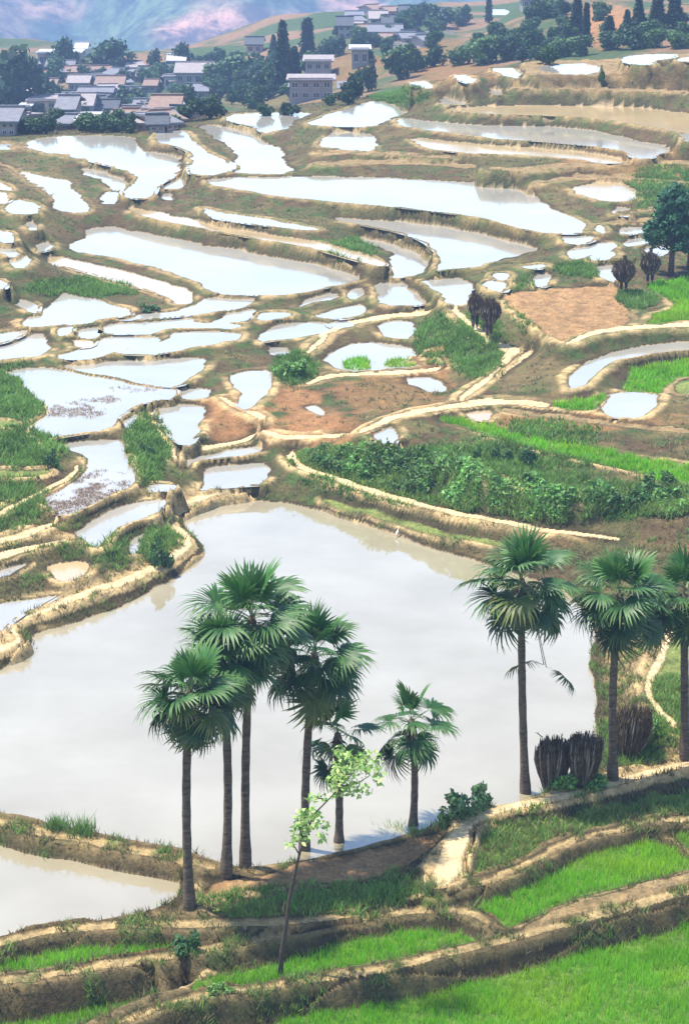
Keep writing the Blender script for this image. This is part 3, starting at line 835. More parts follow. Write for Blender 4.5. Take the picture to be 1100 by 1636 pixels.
RG, RT = (.13, .37, .018), (.29, .62, .04)
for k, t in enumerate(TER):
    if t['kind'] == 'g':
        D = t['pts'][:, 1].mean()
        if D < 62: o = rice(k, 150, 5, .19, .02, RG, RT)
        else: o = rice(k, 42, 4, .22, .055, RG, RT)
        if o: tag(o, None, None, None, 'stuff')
    elif t['name'] == 'F2':
        o = rice(k, 90, 4, .13, .022, (.12, .16, .045), (.26, .30, .10), 'sparse_seedlings')
        if o: tag(o, None, None, None, 'stuff')
    elif t['name'] in ('w7', 'w11'):
        r = np.random.default_rng(900 + k)
        px, py = PXX, PYY
        blot = [(120,665,50,16,1),(160,645,30,8,.9),(215,628,40,5,.5)] if t['name'] == 'w7' else [(110,800,60,36,1.4),(170,775,40,18,.6)]
        m = sum(np.where(((px - a) / c) ** 2 + ((py - b) / d) ** 2 < 1, e, 0) for a, b, c, d, e in blot) * (OWN == k)
        pts, area = pick(m * smooth(.4, .6, n_b), 520 if t['name'] == 'w7' else 1100, r)
        pts[:, 2] = t['z'] - .02
        V, Q, c = tufts(pts, 3, .09, .045, (.30, .22, .17), r, .9, None, .4)
        tag(link('rice_stubble', mesh_np('rice_stubble', V, tris=Q, mat=M_LEAF, col=c)), None, None, None, 'stuff')

# weeds and dry grass on the banks: near ones as fine blades, far ones as coarser clumps
bank = ((~inside) & (DMIN > .06)) | ((KIND == 'e') & (GY < 66)) | ((KIND == 'b') & (n_b > .5))
r0 = np.random.default_rng(41)
near = bank * smooth(92, 70, GY) * (GY > 44)
green_w = np.clip(GRN + .7 * (KIND == 'e') + smooth(.5, .72, n_b) * .5, 0, 1.2)
pts, area = pick(near * (.25 + .75 * smooth(.35, .6, n_b)) * smooth(-.1, .5, 1 - crest * .7), 9000, r0)
V, Q, c = tufts(pts, 5, .15, .03, (.12, .10, .045), r0, .5, (.26, .21, .10), .5)
tag(link('bank_grass', mesh_np('bank_grass', V, tris=Q, mat=M_LEAF, col=c)), None, None, None, 'stuff')
pts, area = pick(near * green_w, 8000, r0)
V, Q, c = tufts(pts, 5, .17, .035, (.12, .22, .045), r0, .5, (.22, .36, .08), .45)
tag(link('bank_weeds', mesh_np('bank_weeds', V, tris=Q, mat=M_LEAF, col=c)), None, None, None, 'stuff')
midw = bank * smooth(70, 95, GY) * smooth(215, 190, GY)
pts, area = pick(midw * smooth(.4, .6, n_b) * smooth(.5, 1.0, DMIN), 9000, r0)
V, Q, c = tufts(pts, 4, .14, .06, (.15, .135, .06), r0, .7, (.32, .26, .13), .4)
tag(link('slope_grass', mesh_np('slope_grass', V, tris=Q, mat=M_LEAF, col=c)), None, None, None, 'stuff')
pts, area = pick(midw * GRN * (.3 + smooth(.35, .6, n_b)), 26000, r0)
V, Q, c = tufts(pts, 4, .20, .06, (.075, .15, .03), r0, .6, (.17, .30, .06), .4)
c = np.clip(c * np.repeat(.6 + .9 * fbm(pts[:, 0] * .8, pts[:, 1] * .8, 19), 12)[:, None], 0, 1)
tag(link('slope_weeds', mesh_np('slope_weeds', V, tris=Q, mat=M_LEAF, col=c)), None, None, None, 'stuff')
# the thick hedge-like growth between the two paths
hed = bank * sum(np.where(((PXX - a) / c2) ** 2 + ((PYY - b) / d) ** 2 < 1, 1., 0) for a, b, c2, d in
    [(560,740,85,24),(680,765,110,30),(790,795,90,26),(880,815,70,22),(980,805,70,18),(1060,800,50,26),(490,738,26,12)])
hed = (np.minimum(hed, 1) * smooth(.28, .4, n_b))
pts, area = pick(hed * (.25 + smooth(.35, .6, fbm(GX * .7, GY * .7, 5))), 22000, r0)
lump = smooth(.35, .68, fbm(pts[:, 0] * 1.1, pts[:, 1] * 1.1, 5))
P = pts + np.column_stack([np.zeros((len(pts), 2)), .03 + r0.random(len(pts)) ** .8 * (.12 + .42 * lump)])
V, Q = leaf_quads(P, np.array((0, -.3, .8)), .085, r0, 2.1, .9)
tn = (.75 + 1.2 * smooth(.3, .7, fbm(pts[:, 0] * .8 + 3, pts[:, 1] * .8, 15)))[:, None]
c = np.clip(np.repeat(col_jit((.10, .20, .05), len(P), r0, .5, .18) * tn, 4, 0), 0, 1)
tag(link('hedge_growth', mesh_np('hedge_growth', V, tris=Q, mat=M_LEAF, col=c)), None, None, None, 'stuff')

pts, area = pick(hed, 5000, r0)
V, Q, c = tufts(pts, 5, .24, .05, (.14, .23, .05), r0, .5, (.30, .40, .11), .5)
tag(link('hedge_grass', mesh_np('hedge_grass', V, tris=Q, mat=M_LEAF, col=c)), None, None, None, 'stuff')

# ------------------------------------------------------------------ fan palms
M_TRUNK = simple('palm_trunk', (.125, .095, .068), .9, .6, 5, 1.0, .1, 9, (1, 1, 3.2))
M_SHEATH = simple('palm_fibre', (.10, .065, .04), .95, .5, 20, .9, .05, 50)

def frond_mesh(name, seed, pet, rad, bend, cup, droop, base, tip, nseg=30):
    """one fan leaf: a petiole along +x that bends, then pleated segments spread from its end"""
    r = np.random.default_rng(seed)
    V, Q, Cc = [], [], []
    pts = []
    for i in range(5):
        t = i / 4
        pts.append((pet * t, 0, -bend * t * t * pet))
    w = .016
    for i, (x, y, z) in enumerate(pts):
        ww = w * (1.4 - .7 * i / 4)
        V += [(x, -ww, z), (x, ww, z)]; Cc += [(.10, .15, .05)] * 2
        if i: b = len(V) - 4; Q.append((b, b + 1, b + 3, b + 2))
    hx, _, hz = pts[-1]
    sl = -2 * bend * .9                            # slope of the leaf plane at its hub
    ca, sa = math.cos(math.atan(sl)), math.sin(math.atan(sl))
    for k in range(nseg):
        a = math.radians(-128 + 256 * k / (nseg - 1) + r.normal(0, 2.2))
        L = rad * (.70 + .30 * math.cos(a * .62)) * (.9 + .2 * r.random())
        wd = .030 * (.9 + .3 * r.random())
        c0 = np.array(base) * (.7 + .6 * r.random()); c1 = np.array(tip) * (.7 + .6 * r.random())
        dr = droop * (.6 + .8 * r.random())
        prev = None
        for i, t in enumerate((.06, .48, .78, 1.0)):
            s = L * t
            x = s * math.cos(a); y = s * math.sin(a)
            z = cup * s * (abs(math.sin(a)) * .8 + .15) - dr * rad * max(0, t - .45) ** 2 * 2.6
            ww = wd * (.35, 1.0, .62, .06)[i]
            nx, ny = -math.sin(a) * ww, math.cos(a) * ww
            fold = ww * .7
            row = []
            for q, up in ((-1, 0), (1, fold)):
                px_, py_, pz_ = x + nx * q, y + ny * q, z + up
                row.append((hx + px_ * ca - pz_ * sa, py_, hz + px_ * sa + pz_ * ca))
            b = len(V); V += row
            cc = c0 * (1 - max(0, t - .5)) + c1 * max(0, t - .5) * 1.2
            Cc += [tuple(cc)] * 2
            if prev is not None: Q.append((prev, prev + 1, b + 1, b))
            prev = b
    return mesh_np(name, np.array(V), tris=np.array(Q), mat=M_FROND, col=np.clip(np.array(Cc), 0, 1))

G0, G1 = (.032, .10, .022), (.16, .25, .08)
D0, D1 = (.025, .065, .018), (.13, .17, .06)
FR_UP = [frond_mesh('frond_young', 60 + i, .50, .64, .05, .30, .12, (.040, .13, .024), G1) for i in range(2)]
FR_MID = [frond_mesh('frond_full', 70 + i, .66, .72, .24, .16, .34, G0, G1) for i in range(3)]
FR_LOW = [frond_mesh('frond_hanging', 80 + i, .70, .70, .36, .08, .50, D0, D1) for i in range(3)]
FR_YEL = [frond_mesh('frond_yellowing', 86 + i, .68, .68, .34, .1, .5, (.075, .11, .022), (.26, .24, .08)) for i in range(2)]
FR_DEAD = [frond_mesh('frond_dry', 90, .5, .5, .75, .03, .9, (.10, .075, .04), (.22, .17, .09), 20)]

def palm(bx, by, tx, ty, size, nf, label, seed, r_base=.112, extra=None, low=.35, dead=3):
    r = random.Random(seed)
    b = ground(bx, by)
    # height at which the crown heart stands over the base
    Y = b.y - .05
    top = Vector((float(ufac(tx, ty)) * Y, Y, CAM_H - Y / float(kfac(ty))))
    L = top - b
    root = empty('fan_palm', b)
    tag(root, label, 'palm tree', 'fan palms along the edge of the big pond')
    g = Geo(); n = 16
    wob = (r.uniform(-.11, .11), r.uniform(-.11, .11))
    pts, rad = [(0, 0, -.35)], [r_base * 1.75]
    for i in range(n + 1):
        t = i / n
        s = math.sin(math.pi * t)
        pts.append((L.x * t + wob[0] * s, L.y * t + wob[1] * s, L.z * t))
        rr = r_base * (1.5 - 1.6 * min(t, .18) / .18 * .32) if t < .18 else r_base * (1 - .16 * t)
        rad.append(rr * (1 + (.05 if i % 2 else -.04)))
    g.tube(pts, rad, 10)
    link('trunk', g.mesh('trunk', M_TRUNK, True), root)
    # ragged fibre below the crown
    g = Geo()
    up = L.normalized()
    g.tube([L - up * .75 * size, L - up * .4 * size, L - up * .12, L + up * .04], [r_base * .95, r_base * 1.4, r_base * 1.1, r_base * .3], 10)
    for k in range(16):
        a = r.uniform(0, 6.28); h = r.uniform(.15, .8) * size
        p = L - up * h; d = Vector((math.cos(a), math.sin(a), 0))
        g.tube([p, p + d * .16 + Vector((0, 0, .05)), p + d * .26 * size + Vector((0, 0, -.02))], [.03, .02, .006], 4)
    link('fibre_sheath', g.mesh('fibre_sheath', M_SHEATH, True), root)
    az = r.uniform(0, 6)
    for k in range(nf):
        t = k / (nf - 1)
        az += 2.39996 + r.uniform(-.25, .25)
        el = math.asin(max(-1, min(1, .99 - 1.5 * t))) + math.radians(r.uniform(-12, 12))
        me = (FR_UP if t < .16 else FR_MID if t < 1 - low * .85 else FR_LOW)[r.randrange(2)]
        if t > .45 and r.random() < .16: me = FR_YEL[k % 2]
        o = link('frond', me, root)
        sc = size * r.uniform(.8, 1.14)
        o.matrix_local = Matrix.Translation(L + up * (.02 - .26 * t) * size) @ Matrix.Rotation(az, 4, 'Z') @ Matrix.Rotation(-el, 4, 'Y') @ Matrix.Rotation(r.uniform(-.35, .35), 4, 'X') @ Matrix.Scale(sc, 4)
    for k in range(dead):
        a = r.uniform(0, 6.28)
        o = link('dry_frond', FR_DEAD[0], root)
        o.matrix_local = Matrix.Translation(L - up * .55 * size) @ Matrix.Rotation(a, 4, 'Z') @ Matrix.Rotation(math.radians(62 + r.uniform(-8, 12)), 4, 'Y') @ Matrix.Scale(size * .8, 4)
    if extra:
        for (fx, fy, sc, yaw, el) in extra:
            p = Vector((float(ufac(fx, fy)) * Y, Y, CAM_H - Y / float(kfac(fy)))) - b
            o = link('hanging_frond', FR_LOW[2], root)
            o.matrix_local = Matrix.Translation(p) @ Matrix.Rotation(yaw, 4, 'Z') @ Matrix.Rotation(el, 4, 'Y') @ Matrix.Scale(sc, 4)
            g = Geo(); q = L - up * .5
            g.tube([q, q * .6 + p * .4 + Vector((.12, 0, .12)), p], [.016, .013, .011], 5)
            link('broken_stalk', g.mesh('broken_stalk', M_SHEATH, True), root)
    return root

palm(303, 1452, 303, 1105, 1.06, 30, 'front palm of the left group, its trunk nearest the small pond', 1)
palm(361, 1397, 352, 1045, 1.05, 26, 'palm with its crown half hidden behind the front palm, second trunk from left', 2)
palm(392, 1386, 402, 985, 1.22, 32, 'tallest palm of the left group, broad crown topping the cluster', 3)
palm(486, 1367, 502, 1043, 1.12, 28, 'palm with dark round crown right of the tallest one, trunk behind the sapling leaves', 4)
palm(541, 1355, 539, 1172, .92, 12, 'small sparse palm partly hidden by the light green sapling', 5, .105, dead=2, low=.4)
palm(659, 1327, 657, 1150, 1.0, 14, 'short palm standing alone with a bright open crown', 6, .10, dead=1, low=.3)
palm(839, 1276, 832, 925, 1.16, 30, 'tall palm with one broken frond dangling beside its trunk', 7, extra=[(868, 1062, .9, 2.4, -.12), (872, 1066, .8, .25, .25)])
palm(978, 1244, 988, 945, 1.16, 30, 'palm with brownish trunk rising right behind the dark branch bundles', 8)
palm(1093, 1212, 1092, 950, 1.12, 28, 'palm cut off by the right edge, trunk dark and straight', 9)

# ------------------------------------------------------------------ young broadleaf tree in front
def sapling():
    b = ground(447, 1562)
    Y = b.y
    def at(px, py, dy=0):
        q = Y + dy
        return Vector((float(ufac(px, py)) * q, q, CAM_H - q / float(kfac(py)))) - b
    root = empty('young_tree', b)
    tag(root, 'thin leaning young tree with light green leaves in front of the palms', 'tree')
    bark = simple('sapling_bark', (.09, .07, .055), .9, .4, 18, .6, .1)
    g = Geo()
    tr = [at(447, 1562) + Vector((0, 0, -.15)), at(450, 1520), at(458, 1470), at(463, 1430), at(471, 1395), at(478, 1365), at(484, 1340)]
    g.tube(tr, [.06, .052, .046, .04, .036, .03, .024], 8)
    g.tube([at(458, 1470), at(452, 1452, .1), at(455, 1440, .2)], [.03, .02, .01], 6)
    link('trunk', g.mesh('trunk', bark, True), root)
    brs = [[(484,1340,0),(492,1318,.1),(498,1296,.15)], [(484,1340,0),(478,1322,-.1),(474,1305,-.2)], [(478,1365,0),(470,1352,.1),(462,1345,.15)],
           [(484,1340,0),(502,1300,.1),(522,1280,.1),(545,1256,0),(566,1232,-.05)], [(545,1256,0),(570,1252,.2),(592,1238,.3)], [(545,1256,0),(548,1232,.1),(556,1212,.2)], [(522,1280,.1),(512,1275,-.2),(502,1278,-.3)]]
    r = np.random.default_rng(5)
    ends = []
    for bl in brs:
        g = Geo(); P = [at(*q) for q in bl]
        g.tube(P, list(np.linspace(.022, .007, len(P))), 6)
        link('branch', g.mesh('branch', bark, True), root)
    spots = [(562,1226,32,26,200),(592,1216,20,18,90),(538,1252,18,22,110),(572,1262,24,12,70),(492,1308,22,20,150),(480,1332,17,18,80),(508,1275,24,8,50),(545,1200,16,9,34),(514,1338,12,8,22),(462,1347,9,8,16),(606,1240,10,16,36),(518,1318,8,8,14)]
    Vs, Qs, Cs = [], [], []; o = 0
    for px, py, rx, ry, n in spots:
        a = r.random(n) * 6.28; q = np.sqrt(r.random(n))
        P = np.array([at(px + rx * q[i] * math.cos(a[i]), py + ry * q[i] * math.sin(a[i]), r.normal(0, .25)) for i in range(n)])
        V, Q = leaf_quads(P, np.array((-.2, -.3, .8)), .07, r, 1.9, .8)
        c = col_jit((.24, .40, .10), n, r, .35, .1); m = r.random(n) < .4; c[m] = col_jit((.44, .55, .20), m.sum(), r, .2, .1)
        Vs.append(V); Qs.append(Q + o); o += len(V); Cs.append(np.repeat(np.clip(c, 0, 1), 4, 0))
    lf = link('leaves', mesh_np('leaves', np.vstack(Vs), tris=np.vstack(Qs), mat=M_LEAF, col=np.vstack(Cs)), root)
    lf['kind'] = 'stuff'
sapling()

# ------------------------------------------------------------------ bundles of brushwood, and the people who carry them
M_TWIG = simple('dark_twigs', (.080, .057, .034), .95, .55, 9, 0, .05)
M_TWIG2 = simple('grey_twigs', (.20, .165, .13), .95, .4, 9, 0, .05)
M_ROPE = simple('straw_rope', (.16, .12, .07), .95, .3, 30)
M_SKIN = simple('skin', (.32, .19, .12), .6, .1, 5)
M_CLOTH = [simple('cloth_black', (.03, .03, .034), .95, .3, 9), simple('cloth_plum', (.07, .035, .045), .95, .3, 9), simple('cloth_navy', (.03, .035, .06), .95, .3, 9), simple('cloth_white', (.55, .54, .52), .95, .15, 9)]

def bundle_parts(root, w, h, seed, z0=0.0, yoff=0.0, lean=0.0, dome=.12):
    """a sheaf of branches: bound tight low down, flaring and ragged at the top"""
    r = random.Random(seed)
    def sheaf(n, mat, name, grow):
        g = Geo()
        for k in range(n):
            a = r.uniform(0, 6.28); q = math.sqrt(r.random()) * grow
            ca, sa = math.cos(a), math.sin(a)
            top = h * ((1.0 - dome * q * q) * r.uniform(.80, 1.06))
            pts, rd = [], []
            for f, rr in ((r.uniform(0, .08), .20), (.42, .40), (.74, .50), (1.0, .50 - .10 * dome)):
                z = top * f
                j = r.uniform(-.03, .03)
                pts.append((w * rr * q * ca + j + lean * z, w * rr * .86 * q * sa + j + yoff, z0 + z)); rd.append(.024 if f < .9 else .007)
            x1, y1 = pts[1][0], pts[1][1]
            g.tube(pts, rd, 4, False)
            if r.random() < .6:
                p = Vector((x1 + lean * .3 * h, y1, z0 + h * r.uniform(.4, .8)))
                d = Vector((math.cos(a) * .12, math.sin(a) * .12, r.uniform(.02, .16))) * w
                g.tube([p, p + d], [.010, .004], 3, False)
        o = link(name, g.mesh(name, mat), root); o['kind'] = 'stuff'
    g = Geo()
    for k in range(34):                                   # loose sprays that stick out of the sheaf
        a = r.uniform(0, 6.28); f = r.uniform(.45, 1.0); q = (.26 + .2 * f) * w
        p = Vector((q * math.cos(a) + lean * f * h, q * .85 * math.sin(a) + yoff, z0 + f * h))
        d = Vector((math.cos(a) * r.uniform(.05, .16), math.sin(a) * .1, r.uniform(-.06, .2))) * w
        g.tube([p - d * .6, p + d * .5, p + d + Vector((0, 0, -.03))], [.016, .012, .004], 4, False)
        for s_ in (-1, 1):
            e = Vector((-d.y * s_, d.x * s_, d.z)) * .5
            g.tube([p + d * .4, p + d * .4 + e], [.010, .003], 3, False)
    o = link('loose_sprays', g.mesh('loose_sprays', M_TWIG), root); o['kind'] = 'stuff'
    sheaf(320, M_TWIG, 'twigs', 1.0)
    sheaf(70, M_TWIG2, 'pale_twigs', 1.08)
    for f in (.34,):
        g = Geo(); m = 20; q = (.22 + .38 * f) * w
        ring = [(q * math.cos(6.2832 * i / m) + lean * f * h, q * .88 * math.sin(6.2832 * i / m) + yoff, z0 + f * h) for i in range(m + 1)]
        g.tube(ring, [.011] * (m + 1), 5, False)
        link('binding', g.mesh('binding', M_ROPE, True), root)

def skin_body(name, joints, edges, mat, parent, sub=2):
    me = bpy.data.meshes.new(name)
    me.from_pydata([j[0] for j in joints], edges, [])
    o = link(name, me, parent)
    me.materials.append(mat)
    md = o.modifiers.new('skin', 'SKIN'); md.use_smooth_shade = True
    for i, j in enumerate(joints):
        rr = j[1]; me.skin_vertices[0].data[i].radius = rr if isinstance(rr, tuple) else (rr, rr)
    me.skin_vertices[0].data[0].use_root = True
    sb = o.modifiers.new('sub', 'SUBSURF'); sb.levels = sub; sb.render_levels = sub
    return o

def carrier(loc, yaw, seed, label, w, h, trouser, top, stride=.16, bh=.62, group=None, category='person'):
    """a person seen from behind, bent forward under a load of brushwood"""
    root = empty('person', loc, yaw)
    tag(root, label, category, group)
    # +y is the way they walk; pelvis first
    J = [((0, 0, .86), (.15, .11)), ((0, .09, 1.06), (.15, .11)), ((0, .24, 1.27), (.18, .12)), ((0, .36, 1.38), .06), ((0, .44, 1.45), .05), ((0, .52, 1.52), (.085, .10)), ((0, .54, 1.62), (.08, .09)),
         ((.10, .01, .80), .095), ((.11, .03 + stride, .46), .068), ((.11, -.02 + stride, .10), .046), ((.115, .10 + stride, .03), (.045, .03)),
         ((-.10, .01, .80), .095), ((-.11, .05 - stride * .4, .46), .068), ((-.11, -.12 - stride, .12), .046), ((-.115, -.01 - stride, .04), (.045, .03)),
         ((.20, .25, 1.30), .062), ((.27, .40, 1.10), .046), ((.18, .52, 1.24), .034), ((.12, .50, 1.30), .03),
         ((-.20, .25, 1.30), .062), ((-.27, .40, 1.10), .046), ((-.18, .52, 1.24), .034), ((-.12, .50, 1.30), .03)]
    E = [(0, 1), (1, 2), (2, 3), (3, 4), (4, 5), (5, 6), (0, 7), (7, 8), (8, 9), (9, 10), (0, 11), (11, 12), (12, 13), (13, 14), (2, 15), (15, 16), (16, 17), (17, 18), (2, 19), (19, 20), (20, 21), (21, 22)]
    skin_body('body', J, E, M_SKIN, root)
    T = [((0, 0, .88), (.165, .125)), ((.10, .01, .79), .112), ((.11, .03 + stride, .46), .086), ((.11, -.01 + stride, .17), .072), ((-.10, .01, .79), .112), ((-.11, .05 - stride * .4, .46), .086), ((-.11, -.11 - stride, .18), .072)]
    skin_body('trousers', T, [(0, 1), (1, 2), (2, 3), (0, 4), (4, 5), (5, 6)], trouser, root)
    S = [((0, .01, .93), (.17, .13)), ((0, .09, 1.07), (.175, .135)), ((0, .24, 1.28), (.20, .14)), ((0, .34, 1.36), .075), ((.20, .25, 1.30), .08), ((.265, .385, 1.12), .062), ((-.20, .25, 1.30), .08), ((-.265, .385, 1.12), .062)]
    skin_body('jacket', S, [(0, 1), (1, 2), (2, 3), (2, 4), (4, 5), (2, 6), (6, 7)], top, root)
    hr = [((0, .50, 1.60), (.09, .10)), ((0, .53, 1.66), (.088, .10)), ((0, .44, 1.52), (.06, .05))]
    skin_body('hair', hr, [(0, 1), (0, 2)], M_CLOTH[0], root)
    b = empty('bundle_of_branches', loc, yaw)
    tag(b, label.replace('person in', 'load of dark branches on the back of the person in').split(' under')[0] if False else LOADS[seed], 'bundle', 'bundles of dark branches')
    bundle_parts(b, w, h, seed, bh, -.12 - .10 * w, 0, .34)
    return root

LOADS = {31: 'dark load of branches on the left walker of the path, nearer the white pond',
         32: 'bigger dark load of branches on the right walker of the path',
         33: 'round dark load at the pond edge just left of the green field corner',
         34: 'ragged dark load beside the trunks of the tree at the right edge'}
for px, py, sd, w, h, lb, tr, st in [
    (758, 527, 31, .74, 1.02, 'left person in dark clothes walking the path bent under a load', 0, .13),
    (780, 541, 32, 1.0, 1.22, 'right person in plum trousers walking the path bent under a big load', 1, .10)]:
    p = ground(px, py)
    carrier(p, math.radians(6), sd, lb, w, h, M_CLOTH[tr], M_CLOTH[0 if sd == 31 else 2], st, .70, 'people carrying loads of branches')
for px, py, sd, w, h, lb in [(995, 468, 33, 1.15, 1.15, 'person in black almost hidden under a round load by the pond edge'), (1037, 455, 34, 1.0, 1.1, 'person in navy almost hidden under a load beside the tree')]:
    p = ground(px, py)
    carrier(p, math.radians(-8), sd, lb, w, h, M_CLOTH[0 if sd == 33 else 2], M_CLOTH[0], .08, .55, 'people carrying loads of branches')

for px, py, sd, w, h, ln, lb in [
    (880, 1262, 21, .92, 1.52, .02, 'left bundle of dark branches upright beside the tall palm trunk'),
    (930, 1256, 22, .90, 1.52, .03, 'middle bundle of dark branches with pale stalks between the two palms'),
    (1000, 1214, 23, .98, 1.60, .14, 'tilted bundle of dark branches right behind the brownish palm trunk')]:
    p = ground(px, py)
    b = empty('bundle_of_branches', p)
    tag(b, lb, 'bundle', 'bundles of dark branches')
    bundle_parts(b, w, h, sd, -.05, 0, ln)

# ------------------------------------------------------------------ trees and houses of the village, pine, bushes
M_BARK = simple('bark', (.10, .075, .055), .95, .4, 8, .5, .05)
def broad(i, base, tips):
    r = random.Random(200 + i)
    cs, rs = [], []
    for k in range(9):
        a = r.uniform(0, 6.28); q = r.uniform(.1, .62)
        cs.append((q * math.cos(a), q * math.sin(a), r.uniform(.2, 1.05))); s = r.uniform(.26, .44)
        rs.append((s, s, s * .8))
    cs.append((0, 0, .6)); rs.append((.55, .55, .5))
    return crown_mesh('crown', cs, rs, 900, .13, base, 300 + i, tips, .35, 1.4)
CROWNS = [broad(i, *c) for i, c in enumerate([((.022, .06, .025), (.05, .11, .035)), ((.028, .075, .028), (.07, .14, .04)), ((.018, .05, .024), (.04, .09, .03)), ((.05, .11, .03), (.10, .18, .05)), ((.035, .085, .03), (.08, .15, .05))])]
def coni(i, base, slim):
    r = np.random.default_rng(330 + i)
    n = 1000
    t = r.random(n) ** .8
    lay = np.floor(t * 11) / 11
    rad = slim * (1 - t) ** .85 * (.55 + .45 * np.sqrt(r.random(n))) * (1.15 - .5 * (t * 11 % 1)) + .01
    a = r.random(n) * 6.2832
    P = np.column_stack([rad * np.cos(a), rad * np.sin(a), .06 + t * .94 - rad * .18])
    N = np.column_stack([np.cos(a) * .5, np.sin(a) * .5, np.ones(n) * .7])
    V, Q = leaf_quads(P, N, .06, r, 1.9, .5)
    c = np.repeat(col_jit(base, n, r, .4, .12), 4, 0)
    return mesh_np('crown', V, tris=Q, mat=M_LEAF, col=c)
CONES = [coni(0, (.02, .05, .025), .20), coni(1, (.022, .055, .026), .13), coni(2, (.025, .065, .03), .26), coni(3, (.02, .048, .026), .07)]
gt = Geo(); gt.tube([(0, 0, -.15), (.02, 0, .2), (0, .02, .5), (0, 0, .8)], [.075, .055, .04, .015], 6)
T_MESH = gt.mesh('trunk', M_BARK, True)
gt = Geo(); gt.tube([(0, 0, -.1), (0, 0, .5), (0, 0, .98)], [.03, .02, .003], 6)
TC_MESH = gt.mesh('trunk', M_BARK, True)

def tree(px, pb, wpx, hpx, kind, label, group, D=None):
    """base pixel, crown width and height in photo pixels"""
    p = ground(px, pb) if D is None else Vector((float(ufac(px, pb)) * D, D, CAM_H - D / float(kfac(pb))))
    s = scale_at(p); w, h = wpx / s, hpx / s
    con = kind >= 10
    root = empty('conifer_tree' if con else 'broadleaf_tree', p, random.uniform(0, 6.28))
    tag(root, label, 'tree', group)
    if con:
        k = kind - 10; sl = (.20, .13, .26, .07)[k]
        sc = (w / (2 * sl), w / (2 * sl), h)
        link('trunk', TC_MESH, root, scale=sc); link('crown', CONES[k], root, scale=sc)
    else:
        sc = (w / 1.7, w / 1.7, h / 1.32)
        link('trunk', T_MESH, root, scale=sc); link('crown', CROWNS[kind % 5], root, scale=sc)
    return root

GV = 'village trees'
# x, base y, width, height, kind, label
for a in [
 (22, 178, 150, 112, 2, 'huge dark tree mass at the left edge behind the village'),
 (100, 112, 56, 54, 0, 'round dark tree above the long white roof'),
 (172, 118, 86, 56, 0, 'wide dark tree right of the long white roof'),
 (245, 108, 30, 30, 0, 'small tree on the skyline left of the white roofed house'),
 (288, 112, 46, 42, 0, 'dark tree on the skyline behind the white roofed house'),
 (345, 150, 70, 60, 4, 'bushy tree right of the long lavender roof'),
 (385, 140, 76, 64, 4, 'broad green tree below the hazy pink slope'),
 (420, 160, 60, 50, 2, 'dark bushy tree above the sandy track'),
 (405, 175, 50, 40, 0, 'low tree in front of the sandy track'),
 (440, 150, 50, 60, 4, 'tree standing in front of the tall pointed conifer'),
 (335, 190, 70, 44, 2, 'dark low tree just behind the top left pond'),
 (300, 175, 50, 40, 0, 'tree left of the dark low tree behind the ponds'),
 (240, 140, 44, 34, 4, 'tree between the white shed and the long roof'),
 (205, 175, 60, 40, 2, 'tree below the small white two storey house'),
 (165, 212, 60, 36, 4, 'pale green tree right at the rim of the top left pond'),
 (65, 214, 60, 30, 4, 'low green tree below the peach coloured house'),
 (205, 212, 40, 34, 0, 'tree by the rim right of the pale green tree'),
 (30, 215, 40, 30, 0, 'tree at the far left beside the grey house'),
 (495, 120, 40, 44, 4, 'green tree below the slim pointed conifer'),
 (520, 95, 44, 36, 0, 'dark tree above the three storey house'),
 (540, 92, 40, 34, 2, 'dark tree right of the slim pointed conifer'),
 (565, 160, 40, 46, 2, 'dark round tree right of the three storey house'),
 (588, 148, 44, 50, 2, 'dark tree in front of the small white roofed hut'),
 (640, 128, 62, 66, 4, 'big teal tree behind the green mound'),
 (665, 118, 40, 40, 0, 'tree at the right flank of the big teal tree'),
 (735, 106, 50, 36, 3, 'bright green bushy tree left of the big green tree'),
 (775, 104, 80, 52, 3, 'big bright green tree above the upper ponds'),
 (815, 98, 60, 48, 2, 'dark tree right of the big bright green tree'),
 (850, 94, 50, 56, 0, 'dark tree on the slope right of the green trees'),
 (895, 94, 50, 36, 3, 'green tree left of the bare orange slope'),
 (925, 92, 44, 40, 4, 'tree at the foot of the orange slope'),
 (970, 82, 56, 36, 4, 'tree behind the upper right pond'),
 (1010, 80, 60, 44, 0, 'dark tree left of the pale trunks'),
 (1045, 78, 46, 34, 3, 'green tree below the pale trunks'),
 (1085, 80, 60, 30, 3, 'light green tree at the upper right edge'),
 (660, 50, 60, 40, 2, 'dark tree behind the upper village pond'),
 (700, 46, 60, 40, 2, 'dark tree right of the grove behind the village pond'),
 (735, 42, 44, 34, 0, 'dark tree at the right end of the dark grove'),
 (680, 34, 60, 30, 0, 'dark tree at the back of the grove near the ridge'),
 (885, 30, 50, 30, 0, 'tree on the upper slope left of the orange bare ground'),
 (845, 40, 36, 30, 4, 'small tree on the brown upper slope'),
 (620, 50, 36, 28, 0, 'tree among the lavender houses on the ridge'),
 (575, 70, 40, 30, 4, 'tree below the house with pointed roof'),
 (600, 78, 40, 24, 0, 'tree above the white roofed hut'),
 (120, 175, 30, 24, 4, 'small tree between peach and lavender houses'),
 (250, 200, 50, 24, 0, 'low dark tree left of the pond with curved bank'),
 (280, 205, 40, 24, 4, 'low tree at the rim behind the middle top pond'),
 ]: tree(*a, GV)
